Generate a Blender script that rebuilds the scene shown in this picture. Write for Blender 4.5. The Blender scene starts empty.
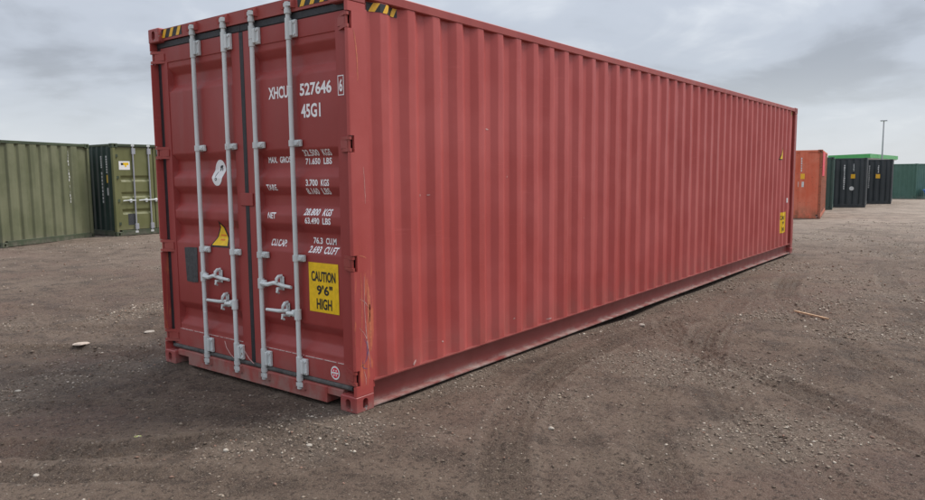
import bpy, bmesh, math, random
import numpy as np
from mathutils import Vector, Matrix
R_ = math.radians
random.seed(7); rng = np.random.default_rng(7)
scene = bpy.context.scene
COL = scene.collection

# ------------------------------------------------------------------ camera
cam_d = bpy.data.cameras.new('camera'); cam = bpy.data.objects.new('camera', cam_d); COL.objects.link(cam)
scene.camera = cam
cam_d.sensor_width = 36.0; cam_d.lens = 36.0 * 713.95 / 925.0
cam_d.clip_start = 0.05; cam_d.clip_end = 6000
CAM = Vector((-3.3276, -3.5023, 1.6390))
yaw, pitch, roll = 0.657019, -0.104860, -0.0092953
F = Vector((math.cos(pitch)*math.cos(yaw), math.cos(pitch)*math.sin(yaw), math.sin(pitch)))
Rt = Vector((math.sin(yaw), -math.cos(yaw), 0)); Up = Rt.cross(F)
Rr = math.cos(roll)*Rt + math.sin(roll)*Up; Ur = -math.sin(roll)*Rt + math.cos(roll)*Up
m = Matrix((Rr, Ur, -F)).transposed().to_4x4(); m.translation = CAM
cam.matrix_world = m

# ------------------------------------------------------------------ light, sky
SUN_EL, SUN_AZ = R_(54), R_(-31)          # azimuth of the sun as a world angle from +x
sun_d = bpy.data.lights.new('sun', 'SUN'); sun_d.energy = 1.5; sun_d.angle = R_(24); sun_d.color = (1.0, 0.94, 0.86)
sun = bpy.data.objects.new('sun', sun_d); COL.objects.link(sun)
sdir = Vector((math.cos(SUN_EL)*math.cos(SUN_AZ), math.cos(SUN_EL)*math.sin(SUN_AZ), math.sin(SUN_EL)))
sun.rotation_euler = sdir.to_track_quat('Z', 'Y').to_euler()
sun.location = (0, -10, 20)
vs = scene.view_settings
vs.view_transform = 'Standard'; vs.look = 'None'; vs.exposure = 0.95; vs.gamma = 1.0; vs.use_curve_mapping = False

class NT:
    """tiny helper to write node trees"""
    def __init__(s, tree): s.t = tree; s.L = tree.links
    def n(s, typ, **kw):
        nd = s.t.nodes.new(typ)
        for k, v in kw.items():
            if k in nd.inputs.keys() and not hasattr(nd, k): s.put(nd, k, v)
            elif hasattr(nd, k): setattr(nd, k, v)
            else: s.put(nd, k, v)
        return nd
    def put(s, nd, k, v):
        sock = nd.inputs[k]
        if isinstance(v, bpy.types.NodeSocket): s.L.new(v, sock)
        elif isinstance(v, bpy.types.Node): s.L.new(v.outputs[0], sock)
        else:
            if sock.type == 'RGBA' and len(v) == 3: v = (*v, 1)
            sock.default_value = v
    def math(s, op, a, b=0.0, clamp=False):
        nd = s.t.nodes.new('ShaderNodeMath'); nd.operation = op; nd.use_clamp = clamp
        s.put(nd, 0, a); s.put(nd, 1, b); return nd.outputs[0]
    def mix(s, f, a, b, typ='MIX'):
        nd = s.t.nodes.new('ShaderNodeMix'); nd.data_type = 'RGBA'; nd.blend_type = typ
        s.put(nd, 0, f); s.put(nd, 6, a); s.put(nd, 7, b); return nd.outputs[2]
    def ramp(s, f, pts):
        nd = s.t.nodes.new('ShaderNodeMapRange'); nd.clamp = True
        s.put(nd, 0, f); s.put(nd, 1, pts[0]); s.put(nd, 2, pts[1])
        s.put(nd, 3, pts[2] if len(pts) > 2 else 0.0); s.put(nd, 4, pts[3] if len(pts) > 3 else 1.0)
        nd.interpolation_type = 'SMOOTHSTEP'
        return nd.outputs[0]
    def noise(s, vec, scale, detail=4, rough=0.55, dist=0.0):
        nd = s.t.nodes.new('ShaderNodeTexNoise'); nd.noise_dimensions = '3D'
        s.put(nd, 'Vector', vec); nd.inputs['Scale'].default_value = scale
        nd.inputs['Detail'].default_value = detail; nd.inputs['Roughness'].default_value = rough
        nd.inputs['Distortion'].default_value = dist
        return nd.outputs[0]
    def mapping(s, vec, scale=(1, 1, 1), loc=(0, 0, 0)):
        nd = s.t.nodes.new('ShaderNodeMapping'); s.put(nd, 'Vector', vec)
        nd.inputs['Scale'].default_value = scale; nd.inputs['Location'].default_value = loc
        return nd.outputs[0]

world = bpy.data.worlds.new('World'); scene.world = world; world.use_nodes = True
world.node_tree.nodes.clear(); W_ = NT(world.node_tree)
wo = W_.n('ShaderNodeOutputWorld'); bg = W_.n('ShaderNodeBackground')
sky = W_.n('ShaderNodeTexSky'); sky.sky_type = 'NISHITA'; sky.sun_disc = False
sky.sun_elevation = SUN_EL; sky.sun_rotation = math.pi/2 - SUN_AZ
tc = W_.n('ShaderNodeTexCoord'); sep = W_.n('ShaderNodeSeparateXYZ'); W_.L.new(tc.outputs['Generated'], sep.inputs[0])
zc = W_.math('ADD', W_.math('MAXIMUM', sep.outputs[2], 0.0), 0.26)
comb = W_.n('ShaderNodeCombineXYZ'); W_.put(comb, 0, W_.math('DIVIDE', sep.outputs[0], zc)); W_.put(comb, 1, W_.math('DIVIDE', sep.outputs[1], zc))
cv = W_.mapping(comb.outputs[0], (1, 1, 1), (-4.4, 2.9, 0.0))
n1 = W_.noise(cv, 0.95, 6, 0.48, 0.4)
n2 = W_.noise(W_.mapping(cv, (1, 1, 1), (9.3, 4.2, 2.0)), 2.4, 5, 0.52, 0.5)
dens = W_.math('ADD', W_.math('MULTIPLY', n1, 0.7), W_.math('MULTIPLY', n2, 0.3))
c_thick, c_mid, c_thin = (0.245, 0.262, 0.295), (0.345, 0.372, 0.42), (0.50, 0.522, 0.55)
cc = W_.mix(W_.ramp(dens, (0.40, 0.50)), c_thin, c_mid)
cc = W_.mix(W_.ramp(dens, (0.50, 0.60)), cc, c_thick)
# thin bright band of overcast low down, all round the horizon
hz = W_.ramp(sep.outputs[2], (0.0, 0.16, 1.0, 0.0))
cc = W_.mix(W_.math('MULTIPLY', hz, 0.8), cc, (0.50, 0.525, 0.55))
skyc = W_.mix(1.0, sky.outputs[0], (0.10, 0.10, 0.10), 'MULTIPLY')
allc = W_.mix(0.93, skyc, cc)
# an overcast sky is brighter overhead than at the horizon
zen = W_.math("ADD", 0.77, W_.math('MULTIPLY', W_.math('POWER', W_.math('MAXIMUM', sep.outputs[2], 0.0), 1.8), 1.5))
zv = W_.n('ShaderNodeVectorMath', operation='SCALE'); W_.put(zv, 0, allc); W_.put(zv, 3, zen); allc = zv.outputs[0]
low = W_.ramp(sep.outputs[2], (-0.03, 0.0))
allc = W_.mix(low, (0.12, 0.11, 0.10), allc)
W_.put(bg, 0, allc); bg.inputs[1].default_value = 1.0
W_.L.new(bg.outputs[0], wo.inputs[0])

# ------------------------------------------------------------------ materials
def new_mat(name):
    mt = bpy.data.materials.new(name); mt.use_nodes = True
    mt.node_tree.nodes.clear(); T = NT(mt.node_tree)
    out = T.n('ShaderNodeOutputMaterial'); b = T.n('ShaderNodeBsdfPrincipled')
    T.L.new(b.outputs[0], out.inputs[0])
    co = T.n('ShaderNodeTexCoord').outputs['Object']
    return mt, T, b, co

def bump(T, b, h, strength, dist):
    bp = T.n('ShaderNodeBump'); bp.inputs['Strength'].default_value = strength; bp.inputs['Distance'].default_value = dist
    T.put(bp, 'Height', h); T.L.new(bp.outputs[0], b.inputs['Normal'])

def paint(name, col, fade, rough=0.42, dust=(0.30, 0.24, 0.21), dust_h=0.35, dust_amt=0.6, chip=(0.16, 0.055, 0.03), chip_t=0.73,
          streak=0.35, scrape=None, scuff=0.0, wave=0.0):
    mt, T, b, co = new_mat(name)
    nA = T.noise(co, 1.3, 4, 0.6); nS = T.noise(T.mapping(co, (7, 7, 0.35)), 1.0, 4, 0.6); nF = T.noise(co, 38, 3, 0.6)
    c = T.mix(T.ramp(nA, (0.35, 0.68)), col, fade)
    c = T.mix(T.math('MULTIPLY', T.ramp(nS, (0.48, 0.72)), streak), c, fade)
    c = T.mix(T.math('MULTIPLY', T.ramp(nS, (0.50, 0.30)), streak*0.8), c, tuple(k*0.72 for k in col))
    c = T.mix(T.math('MULTIPLY', T.ramp(nF, (0.45, 0.75)), 0.16), c, fade)
    sx = T.n('ShaderNodeSeparateXYZ'); T.put(sx, 0, co)
    if scrape is not None:        # lifted paint scraped through to the orange primer
        zlo, zhi, sc_col, th = scrape
        ns = T.noise(T.mapping(co, (26, 26, 2.2)), 1.0, 3, 0.7, 0.6); nb = T.noise(co, 4.0, 2)
        mk = T.math('MULTIPLY', T.ramp(T.math('ADD', ns, T.math('MULTIPLY', nb, 0.35)), (th, th+0.05)),
                    T.math('MULTIPLY', T.ramp(sx.outputs[2], (zlo, zlo+0.15)), T.ramp(sx.outputs[2], (zhi, zhi-0.5))))
        c = T.mix(T.math('MULTIPLY', mk, 0.85), c, sc_col)
    ch = T.noise(co, 17, 5, 0.68); chm = T.ramp(ch, (chip_t, chip_t+0.03))
    c = T.mix(chm, c, chip)
    if scuff:
        v = T.noise(T.mapping(co, (3, 3, 60)), 1.0, 2, 0.5); v2 = T.noise(co, 2.1, 3)
        c = T.mix(T.math('MULTIPLY', T.math('MULTIPLY', T.ramp(v, (0.62, 0.70)), T.ramp(v2, (0.5, 0.62))), scuff), c, tuple(min(1, k*1.35+0.05) for k in fade))
    nD = T.noise(T.mapping(co, (1, 1, 0.6)), 6.0, 5, 0.65)
    dz = T.math('MULTIPLY', T.ramp(sx.outputs[2], (dust_h, 0.0)), T.ramp(nD, (0.30, 0.72)))
    c = T.mix(T.math('MULTIPLY', dz, dust_amt), c, dust)
    T.put(b, 'Base Color', c)
    T.put(b, 'Roughness', T.ramp(nS, (0.25, 0.75, rough-0.06, rough+0.14)))
    b.inputs['Specular IOR Level'].default_value = 0.45
    h = T.math('ADD', T.math('MULTIPLY', T.noise(co, 150, 2), 0.12), T.math('MULTIPLY', T.noise(co, 2.6, 2), wave))
    bump(T, b, h, 0.5, 0.004)
    return mt

def plain(name, col, rough=0.5, metal=0.0, var=0.25, scale=12, bmp=0.2, spec=0.5):
    mt, T, b, co = new_mat(name)
    n = T.noise(co, scale, 4, 0.6); n2 = T.noise(co, scale*6, 3, 0.6)
    f = T.math('ADD', T.math('MULTIPLY', n, 0.7), T.math('MULTIPLY', n2, 0.3))
    c = T.mix(T.ramp(f, (0.3, 0.7)), tuple(k*(1-var) for k in col), tuple(min(1, k*(1+var*0.6)) for k in col))
    T.put(b, 'Base Color', c); T.put(b, 'Roughness', T.ramp(n2, (0.3, 0.7, rough-0.08, rough+0.1)))
    b.inputs['Metallic'].default_value = metal; b.inputs['Specular IOR Level'].default_value = spec
    bump(T, b, n2, bmp, 0.003)
    return mt

def worn_print(name, col, under, wear=0.62, rough=0.55):
    mt, T, b, co = new_mat(name)
    n = T.noise(co, 45, 4, 0.7)
    T.put(b, 'Base Color', T.mix(T.ramp(n, (wear, wear+0.07)), col, under)); b.inputs['Roughness'].default_value = rough
    return mt

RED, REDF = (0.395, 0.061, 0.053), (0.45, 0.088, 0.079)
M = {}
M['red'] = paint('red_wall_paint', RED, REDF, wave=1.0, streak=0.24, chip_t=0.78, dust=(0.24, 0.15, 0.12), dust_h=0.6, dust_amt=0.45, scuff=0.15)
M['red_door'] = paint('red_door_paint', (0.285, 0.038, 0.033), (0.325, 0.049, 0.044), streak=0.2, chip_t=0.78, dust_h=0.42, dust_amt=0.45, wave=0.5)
M['red_frame'] = paint('red_frame_paint', (0.30, 0.046, 0.038), (0.35, 0.069, 0.058), chip_t=0.71, dust_h=0.30, dust_amt=0.8, scuff=0.25)
M['red_post'] = paint('red_post_paint', RED, REDF, chip_t=0.74, dust_h=0.16, dust_amt=0.5, scrape=(0.15, 1.25, (0.56, 0.15, 0.075), 0.73), scuff=0.35)
M['red_cast'] = paint('red_casting_paint', (0.30, 0.052, 0.048), (0.35, 0.085, 0.078), chip=(0.30, 0.26, 0.24), chip_t=0.62, dust_h=0.1, dust_amt=0.7, scuff=0.3)
M['red_rail'] = paint('red_bottom_rail_paint', (0.215, 0.044, 0.039), (0.25, 0.066, 0.058), dust=(0.42, 0.36, 0.32), dust_h=0.065, dust_amt=1.0, chip=(0.36, 0.30, 0.27), chip_t=0.73)
M['galv'] = paint('galvanised_steel', (0.58, 0.61, 0.60), (0.68, 0.71, 0.70), 0.40, chip=(0.24, 0.17, 0.13), chip_t=0.735, streak=0.5, dust_h=0.5, dust_amt=0.3, scuff=0.3)
M['galv2'] = paint('galvanised_fittings', (0.54, 0.57, 0.56), (0.66, 0.69, 0.68), 0.43, chip=(0.22, 0.12, 0.08), chip_t=0.665, streak=0.5, dust_h=0.4, dust_amt=0.4)
M['rubber'] = plain('black_rubber', (0.022, 0.023, 0.027), 0.55, 0, 0.4, 20)
M['rubber_d'] = plain('dusty_rubber', (0.085, 0.08, 0.075), 0.75, 0, 0.6, 9)
M['dark'] = plain('dark_steel', (0.03, 0.022, 0.02), 0.7, 0, 0.4, 8)
M['white'] = worn_print('white_stencil_paint', (0.86, 0.84, 0.84), (0.45, 0.12, 0.11), 0.66)
M['decalw'] = plain('white_vinyl', (0.80, 0.79, 0.78), 0.4, 0, 0.06)
M['yellow'] = plain('yellow_vinyl', (0.86, 0.54, 0.008), 0.42, 0, 0.14, 25)
M['yellow_h'] = plain('yellow_hazard_paint', (0.85, 0.47, 0.03), 0.45, 0, 0.15, 30)
M['black'] = plain('black_vinyl', (0.018, 0.018, 0.02), 0.5, 0, 0.3)
M['orange_print'] = plain('orange_print', (0.75, 0.20, 0.02), 0.5, 0, 0.1)
M['grey_plate'] = plain('weathered_data_plate', (0.06, 0.065, 0.07), 0.5, 0.2, 0.45, 40)
M['red_print'] = plain('red_print', (0.75, 0.03, 0.06), 0.45, 0, 0.05)
M['scratch'] = plain('orange_scratch', (0.56, 0.16, 0.085), 0.6, 0, 0.3, 40)
M['scratch_w'] = plain('pale_scratch', (0.55, 0.33, 0.30), 0.6, 0, 0.3, 40)
M['crayon'] = plain('blue_crayon', (0.13, 0.09, 0.20), 0.8, 0, 0.3, 40)
OLIVE, OLIVEF = (0.115, 0.125, 0.066), (0.165, 0.172, 0.10)
M['olive'] = paint('olive_paint', OLIVE, OLIVEF, 0.55, streak=0.6, chip_t=0.72, dust_amt=0.3, wave=1.0)
M['olive_door'] = paint('olive_door_paint', (0.135, 0.14, 0.052), (0.165, 0.168, 0.07), 0.5, streak=0.3, chip_t=0.74)
M['dkgreen'] = paint('dark_green_paint', (0.016, 0.034, 0.028), (0.028, 0.05, 0.042), 0.5, dust=(0.12, 0.12, 0.10), dust_amt=0.4, chip_t=0.74)
M['olive_rail'] = paint('olive_rail_paint', (0.040, 0.055, 0.03), (0.065, 0.085, 0.045), 0.55, dust_amt=0.4, dust_h=0.2, chip_t=0.7)
M['orange'] = paint('orange_paint', (0.62, 0.125, 0.06), (0.66, 0.20, 0.12), 0.55, dust=(0.22, 0.11, 0.06), dust_h=0.62, dust_amt=0.95, chip=(0.14, 0.05, 0.03), chip_t=0.64, streak=0.5)
M['orange_side'] = paint('shaded_rusty_orange', (0.33, 0.085, 0.04), (0.36, 0.12, 0.07), 0.6, chip=(0.10, 0.045, 0.03), chip_t=0.55, streak=0.6)  # darker orange: the side's shadow is put into the paint, plus rust chips
M['charcoal'] = paint('charcoal_paint', (0.034, 0.042, 0.046), (0.047, 0.055, 0.060), 0.5, dust=(0.13, 0.12, 0.11), dust_amt=0.4, chip_t=0.76)
M['green2'] = paint('bottle_green_paint', (0.030, 0.068, 0.058), (0.045, 0.09, 0.075), 0.5, dust=(0.13, 0.13, 0.11), dust_amt=0.4, chip_t=0.76)
M['green3'] = paint('mid_green_paint', (0.052, 0.125, 0.095), (0.07, 0.15, 0.118), 0.5, dust_amt=0.3, chip_t=0.78)
M['brightgreen'] = plain('bright_green_fascia', (0.045, 0.36, 0.085), 0.4, 0, 0.08, 1)
M['pale'] = plain('pale_cladding', (0.55, 0.56, 0.57), 0.5, 0, 0.08, 0.5)
M['blue'] = plain('blue_plastic', (0.04, 0.14, 0.42), 0.4, 0, 0.15, 3)
M['mast'] = plain('grey_mast', (0.36, 0.37, 0.40), 0.5, 0.1, 0.1, 2)
M['wood'] = plain('splintered_wood', (0.50, 0.33, 0.20), 0.8, 0, 0.35, 30)
M['paper'] = plain('pale_scrap', (0.52, 0.42, 0.34), 0.8, 0, 0.2, 30)
M['leaf'] = plain('yellow_green_leaf', (0.45, 0.48, 0.16), 0.6, 0, 0.2, 60)

# ground: dark trodden dirt and crushed stone
def ground_mat():
    mt, T, b, co = new_mat('trodden_gravel_dirt')
    at = T.n('ShaderNodeVertexColor'); at.layer_name = 'soil'
    sp = T.n('ShaderNodeSeparateColor'); T.L.new(at.outputs[0], sp.inputs[0])
    big = T.noise(co, 0.33, 5, 0.6, 0.4); mid = T.noise(co, 2.4, 5, 0.62, 0.3); fin = T.noise(co, 26, 6, 0.72); gr = T.noise(co, 110, 4, 0.7)
    c = T.mix(T.ramp(big, (0.36, 0.66)), (0.110, 0.072, 0.052), (0.172, 0.122, 0.091))
    c = T.mix(T.math('MULTIPLY', T.ramp(mid, (0.42, 0.70)), 0.55), c, (0.208, 0.155, 0.116))
    c = T.mix(T.math('MULTIPLY', T.ramp(mid, (0.52, 0.34)), 0.75), c, (0.055, 0.037, 0.027))
    c = T.mix(T.math('MULTIPLY', sp.outputs[0], 0.6), c, (0.084, 0.059, 0.043))     # damp packed wheel tracks
    c = T.mix(T.math('MULTIPLY', sp.outputs[2], 0.5), c, (0.165, 0.100, 0.076))      # reddish brick dust
    c = T.mix(T.math('MULTIPLY', sp.outputs[1], 0.45), c, (0.225, 0.178, 0.14))      # crushed pale stone
    c = T.mix(T.math('MULTIPLY', T.ramp(fin, (0.53, 0.34)), 0.8), c, (0.030, 0.020, 0.015))
    c = T.mix(T.math('MULTIPLY', T.ramp(gr, (0.51, 0.65)), 0.6), c, (0.30, 0.237, 0.18))
    vo = T.n('ShaderNodeTexVoronoi'); T.put(vo, 'Vector', co); vo.inputs['Scale'].default_value = 42
    sv = T.n('ShaderNodeSeparateColor'); T.L.new(vo.outputs['Color'], sv.inputs[0])
    lim = T.math('SUBTRACT', 0.965, T.math('MULTIPLY', sp.outputs[1], 0.22))
    st = T.math('MULTIPLY', T.math('GREATER_THAN', sv.outputs[0], lim), T.ramp(vo.outputs['Distance'], (0.45, 0.30)))
    c = T.mix(T.math('MULTIPLY', st, 0.8), c, T.mix(sv.outputs[1], (0.20, 0.15, 0.115), (0.38, 0.315, 0.25)))
    c = T.mix(T.math('MULTIPLY', at.outputs['Alpha'], T.ramp(T.math('ADD', T.math('MULTIPLY', mid, 0.6), T.math('MULTIPLY', big, 0.4)), (0.36, 0.62, 0.30, 0.88))), c, (0.35, 0.288, 0.233))  # far soil paler: dry dust and grazing-view brightening, both in the colour
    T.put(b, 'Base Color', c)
    T.put(b, 'Roughness', T.ramp(mid, (0.3, 0.7, 0.78, 0.95))); b.inputs['Specular IOR Level'].default_value = 0.3
    h = T.math('ADD', T.math('ADD', T.math('MULTIPLY', fin, 1.0), T.math('MULTIPLY', gr, 0.35)), T.math('MULTIPLY', st, 0.25))
    bump(T, b, h, 1.0, 0.04)
    return mt
M['ground'] = ground_mat()

def stone_mat():
    mt, T, b, co = new_mat('loose_stone')
    at = T.n('ShaderNodeVertexColor'); at.layer_name = 'soil'
    n = T.noise(co, 60, 4, 0.6)
    T.put(b, 'Base Color', T.mix(T.math('MULTIPLY', T.ramp(n, (0.4, 0.7)), 0.4), at.outputs[0], (0.12, 0.09, 0.07)))
    b.inputs['Roughness'].default_value = 0.9; b.inputs['Specular IOR Level'].default_value = 0.3
    return mt
M['gravel'] = stone_mat()
M['stone'] = plain('pale_stone', (0.40, 0.35, 0.29), 0.85, 0, 0.35, 40)

# ------------------------------------------------------------------ mesh helpers
class MB:
    def __init__(s): s.v = []; s.f = []; s.mi = []; s.cur = 0
    def add(s, vs, fs):
        o = len(s.v); s.v += [tuple(p) for p in vs]; s.f += [tuple(o+i for i in q) for q in fs]; s.mi += [s.cur]*len(fs); return s
    def box(s, x0, x1, y0, y1, z0, z1, b=0.0):
        if b <= 0:
            vs = [(x, y, z) for x in (x0, x1) for y in (y0, y1) for z in (z0, z1)]
            return s.add(vs, [(0, 1, 3, 2), (4, 6, 7, 5), (0, 4, 5, 1), (2, 3, 7, 6), (0, 2, 6, 4), (1, 5, 7, 3)])
        b = min(b, (x1-x0)*.45, (y1-y0)*.45, (z1-z0)*.45)
        bm = bmesh.new(); bmesh.ops.create_cube(bm, size=1)
        for v in bm.verts: v.co = Vector(((x0+x1)/2+v.co.x*(x1-x0), (y0+y1)/2+v.co.y*(y1-y0), (z0+z1)/2+v.co.z*(z1-z0)))
        bmesh.ops.bevel(bm, geom=bm.edges[:], offset=b, segments=1, profile=0.5, affect='EDGES')
        return s.bm(bm)
    def bm(s, bm):
        bm.verts.index_update()
        s.add([v.co for v in bm.verts], [[v.index for v in f.verts] for f in bm.faces]); bm.free(); return s
    def tube(s, pts, r, n=10, cap=True):
        pts = [Vector(p) for p in pts]; rs = r if isinstance(r, (list, tuple)) else [r]*len(pts)
        o = len(s.v); k = len(pts); u = None
        vs = []
        for i, p in enumerate(pts):
            t = (pts[min(i+1, k-1)]-pts[max(i-1, 0)]).normalized()
            if u is None: u = t.orthogonal().normalized()
            u = (u - t*u.dot(t)).normalized(); w = t.cross(u)
            for j in range(n):
                a = 2*math.pi*j/n; vs.append(p + rs[i]*(math.cos(a)*u+math.sin(a)*w))
        fs = [(i*n+j, i*n+(j+1) % n, (i+1)*n+(j+1) % n, (i+1)*n+j) for i in range(k-1) for j in range(n)]
        if cap: fs += [tuple(range(n-1, -1, -1)), tuple((k-1)*n+j for j in range(n))]
        return s.add(vs, fs)
    def prism(s, poly, ax, a0, a1):
        """closed 2-d outline extruded along axis ax (0,1,2); outline gives the other two coords in order"""
        n = len(poly); vs = []
        for a in (a0, a1):
            for p in poly:
                q = list(p); q.insert(ax, a); vs.append(q)
        fs = [tuple(range(n)), tuple(range(2*n-1, n-1, -1))] + [(i, i+n, (i+1) % n+n, (i+1) % n) for i in range(n)]
        return s.add(vs, fs)
    def build(s, name, mat, parent=None, smooth=False):
        me = bpy.data.meshes.new(name); me.from_pydata(s.v, [], s.f)
        for mt in (mat if isinstance(mat, (list, tuple)) else [mat]): me.materials.append(mt)
        me.polygons.foreach_set('material_index', s.mi)
        bm = bmesh.new(); bm.from_mesh(me); bmesh.ops.recalc_face_normals(bm, faces=bm.faces[:]); bm.to_mesh(me); bm.free()
        if smooth:
            me.polygons.foreach_set('use_smooth', [True]*len(me.polygons)); me.set_sharp_from_angle(angle=R_(35))
        o = bpy.data.objects.new(name, me); COL.objects.link(o); o.parent = parent
        return o

def tag(o, label=None, cat=None, group=None, kind=None):
    for k, v in (('label', label), ('category', cat), ('group', group), ('kind', kind)):
        if v: o[k] = v
    return o
def empty(name, loc=(0, 0, 0), rz=0.0):
    o = bpy.data.objects.new(name, None); COL.objects.link(o); o.location = loc; o.rotation_euler = (0, 0, rz); o.empty_display_size = 0.3
    return o

def oval_face(vs, fs, c, u, w, hu, hw, ou, ow, depth, nrm, n=20):
    """rectangle (half sizes hu,hw) with a stadium hole (ou,ow) sunk by depth"""
    o = len(vs); P = []
    for k in range(n):
        a = 2*math.pi*(k+0.5)/n; ca, sa = math.cos(a), math.sin(a)
        t = min(hu/max(abs(ca), 1e-9), hw/max(abs(sa), 1e-9)); P.append((ca*t, sa*t, ca, sa))
    # snap the four nearest samples onto the rectangle's corners
    for su in (-1, 1):
        for sw in (-1, 1):
            i = min(range(n), key=lambda q: (P[q][0]-su*hu)**2+(P[q][1]-sw*hw)**2)
            P[i] = (su*hu, sw*hw, P[i][2], P[i][3])
    rr = min(ou, ow)
    def stad(ca, sa):
        x, y = ca*rr, sa*rr
        if ow > ou: y += math.copysign(ow-rr, sa)
        else: x += math.copysign(ou-rr, ca)
        return x, y
    for p in P: vs.append(c+u*p[0]+w*p[1])
    for d in (0, depth):
        for p in P:
            x, y = stad(p[2], p[3]); vs.append(c+u*x+w*y-nrm*d)
    for k in range(n):
        k2 = (k+1) % n
        fs.append((o+k, o+k2, o+n+k2, o+n+k)); fs.append((o+n+k, o+n+k2, o+2*n+k2, o+2*n+k))
    fs.append(tuple(o+2*n+k for k in range(n)))

CW, CL, CH, CT = 0.162, 0.178, 0.118, 0.118
def casting_mesh(sx, sy, sz, hi=True):
    """corner casting spanning 0..CL in x etc, outer faces at the signs given (-1/+1)"""
    b = 0.007; c = Vector((CL/2, CW/2, CT/2)); h = Vector((CL/2, CW/2, CT/2))
    vs, fs = [], []
    ax = [Vector((1, 0, 0)), Vector((0, 1, 0)), Vector((0, 0, 1))]; sg = (sx, sy, sz)
    for k in range(3):
        u, w = ax[(k+1) % 3], ax[(k+2) % 3]
        for s in (-1, 1):
            cc = c+ax[k]*h[k]*s; hu, hw = h[(k+1) % 3]-b, h[(k+2) % 3]-b
            if s == sg[k]:
                du = {0: (0.0225, 0.038), 1: (0.038, 0.0225), 2: (0.03, 0.05)}[k]
                if k == 1: du = (0.038, 0.0255)            # u=z , w=x
                if k == 0: du = (0.0255, 0.038)            # u=y , w=z
                oval_face(vs, fs, cc, u, w, hu, hw, du[0], du[1], 0.075, ax[k]*s, 20 if hi else 8)
            else:
                o = len(vs); vs += [cc-u*hu-w*hw, cc+u*hu-w*hw, cc+u*hu+w*hw, cc-u*hu+w*hw]; fs.append((o, o+1, o+2, o+3))
    # chamfers
    for k in range(3):
        i, j = (k+1) % 3, (k+2) % 3
        for a in (-1, 1):
            for d in (-1, 1):
                o = len(vs)
                for e, (pi, pj) in ((-1, (1, 0)), (1, (1, 0)), (1, (0, 1)), (-1, (0, 1))):
                    p = Vector((0, 0, 0)); p[k] = e*(h[k]-b); p[i] = a*(h[i]-(0 if pi else b)); p[j] = d*(h[j]-(0 if pj else b)); vs.append(c+p)
                fs.append((o, o+1, o+2, o+3))
    for a in (-1, 1):
        for d in (-1, 1):
            for e in (-1, 1):
                o = len(vs)
                for k in range(3):
                    p = Vector((a*(h.x-b), d*(h.y-b), e*(h.z-b))); p[k] = (a, d, e)[k]*h[k]; vs.append(c+p)
                fs.append((o, o+1, o+2))
    return vs, fs

def round_poly(pts, r=0.012, n=3):
    """open polyline with its corners rounded"""
    out = [Vector(pts[0])]
    for i in range(1, len(pts)-1):
        p, a, c = Vector(pts[i]), Vector(pts[i-1]), Vector(pts[i+1])
        d1, d2 = (a-p), (c-p); rr = min(r, d1.length*0.45, d2.length*0.45)
        s, e = p+d1.normalized()*rr, p+d2.normalized()*rr
        for k in range(n+1):
            t = k/n; out.append((1-t)**2*s+2*t*(1-t)*p+t*t*e)
    out.append(Vector(pts[-1])); return out

def corr_poly(x0, x1, pitch, depth, first, sl=0.068, out=0.0735, y_out=0.0):
    """wall outline along x; 'first' is the centre of an outer->inner slope. depth goes to +y"""
    inn = pitch-2*sl-out
    pts = [(x0, y_out+depth)]; k = math.floor((x0-first)/pitch)-1
    while True:
        c = first+k*pitch; k += 1
        seq = [(c-sl/2-out-sl, depth), (c-sl/2-out, 0), (c-sl/2, 0), (c+sl/2, depth)]
        if seq[-1][0] > x1-0.005: break
        if seq[0][0] < x0+0.002: continue
        pts += [(a, y_out+b) for a, b in seq]
    pts.append((x1, y_out+depth)); return pts

def sheet(poly, z0, z1, rows, wob, axis='x', rnd=0.007, n=3, seed=0):
    """corrugated wall: outline (a, b) extruded up; wob = slight unevenness of the pressed sheet"""
    P = round_poly(poly, rnd, n) if rnd else [Vector(p) for p in poly]
    g = np.random.default_rng(seed); mb = MB(); k = len(P)
    W = g.normal(0, 1, (rows, k//8+3)); vs = []
    for r in range(rows):
        z = z0+(z1-z0)*r/(rows-1)
        for i, p in enumerate(P):
            f = i/8; a = int(f); t = f-a; off = wob*(W[r, a]*(1-t)+W[r, a+1]*t) if 0 < r < rows-1 else 0
            vs.append((p[0], p[1]+off, z) if axis == 'x' else (p[1]+off, p[0], z))
    fs = [(r*k+i, r*k+i+1, (r+1)*k+i+1, (r+1)*k+i) for r in range(rows-1) for i in range(k-1)]
    return mb.add(vs, fs)

def interp_poly(poly):
    xs = [p[0] for p in poly]; ys = [p[1] for p in poly]
    return lambda x: float(np.interp(x, xs, ys))

def text_mesh(txt, w, h, narrow=None):
    """2-d triangles of a line of text scaled into w x h, origin at its lower left"""
    cu = bpy.data.curves.new('tmp', 'FONT'); cu.body = txt; cu.resolution_u = 3; cu.offset = 0.028
    ob = bpy.data.objects.new('tmp', cu); COL.objects.link(ob)
    dg = bpy.context.evaluated_depsgraph_get(); me = bpy.data.meshes.new_from_object(ob.evaluated_get(dg))
    bpy.data.objects.remove(ob); bpy.data.curves.remove(cu)
    V = np.array([v.co[:2] for v in me.vertices]); Fc = [tuple(p.vertices) for p in me.polygons]; bpy.data.meshes.remove(me)
    lo, hi = V.min(0), V.max(0); V = (V-lo)/(hi-lo)*np.array([w, h])
    return V, Fc

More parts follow.
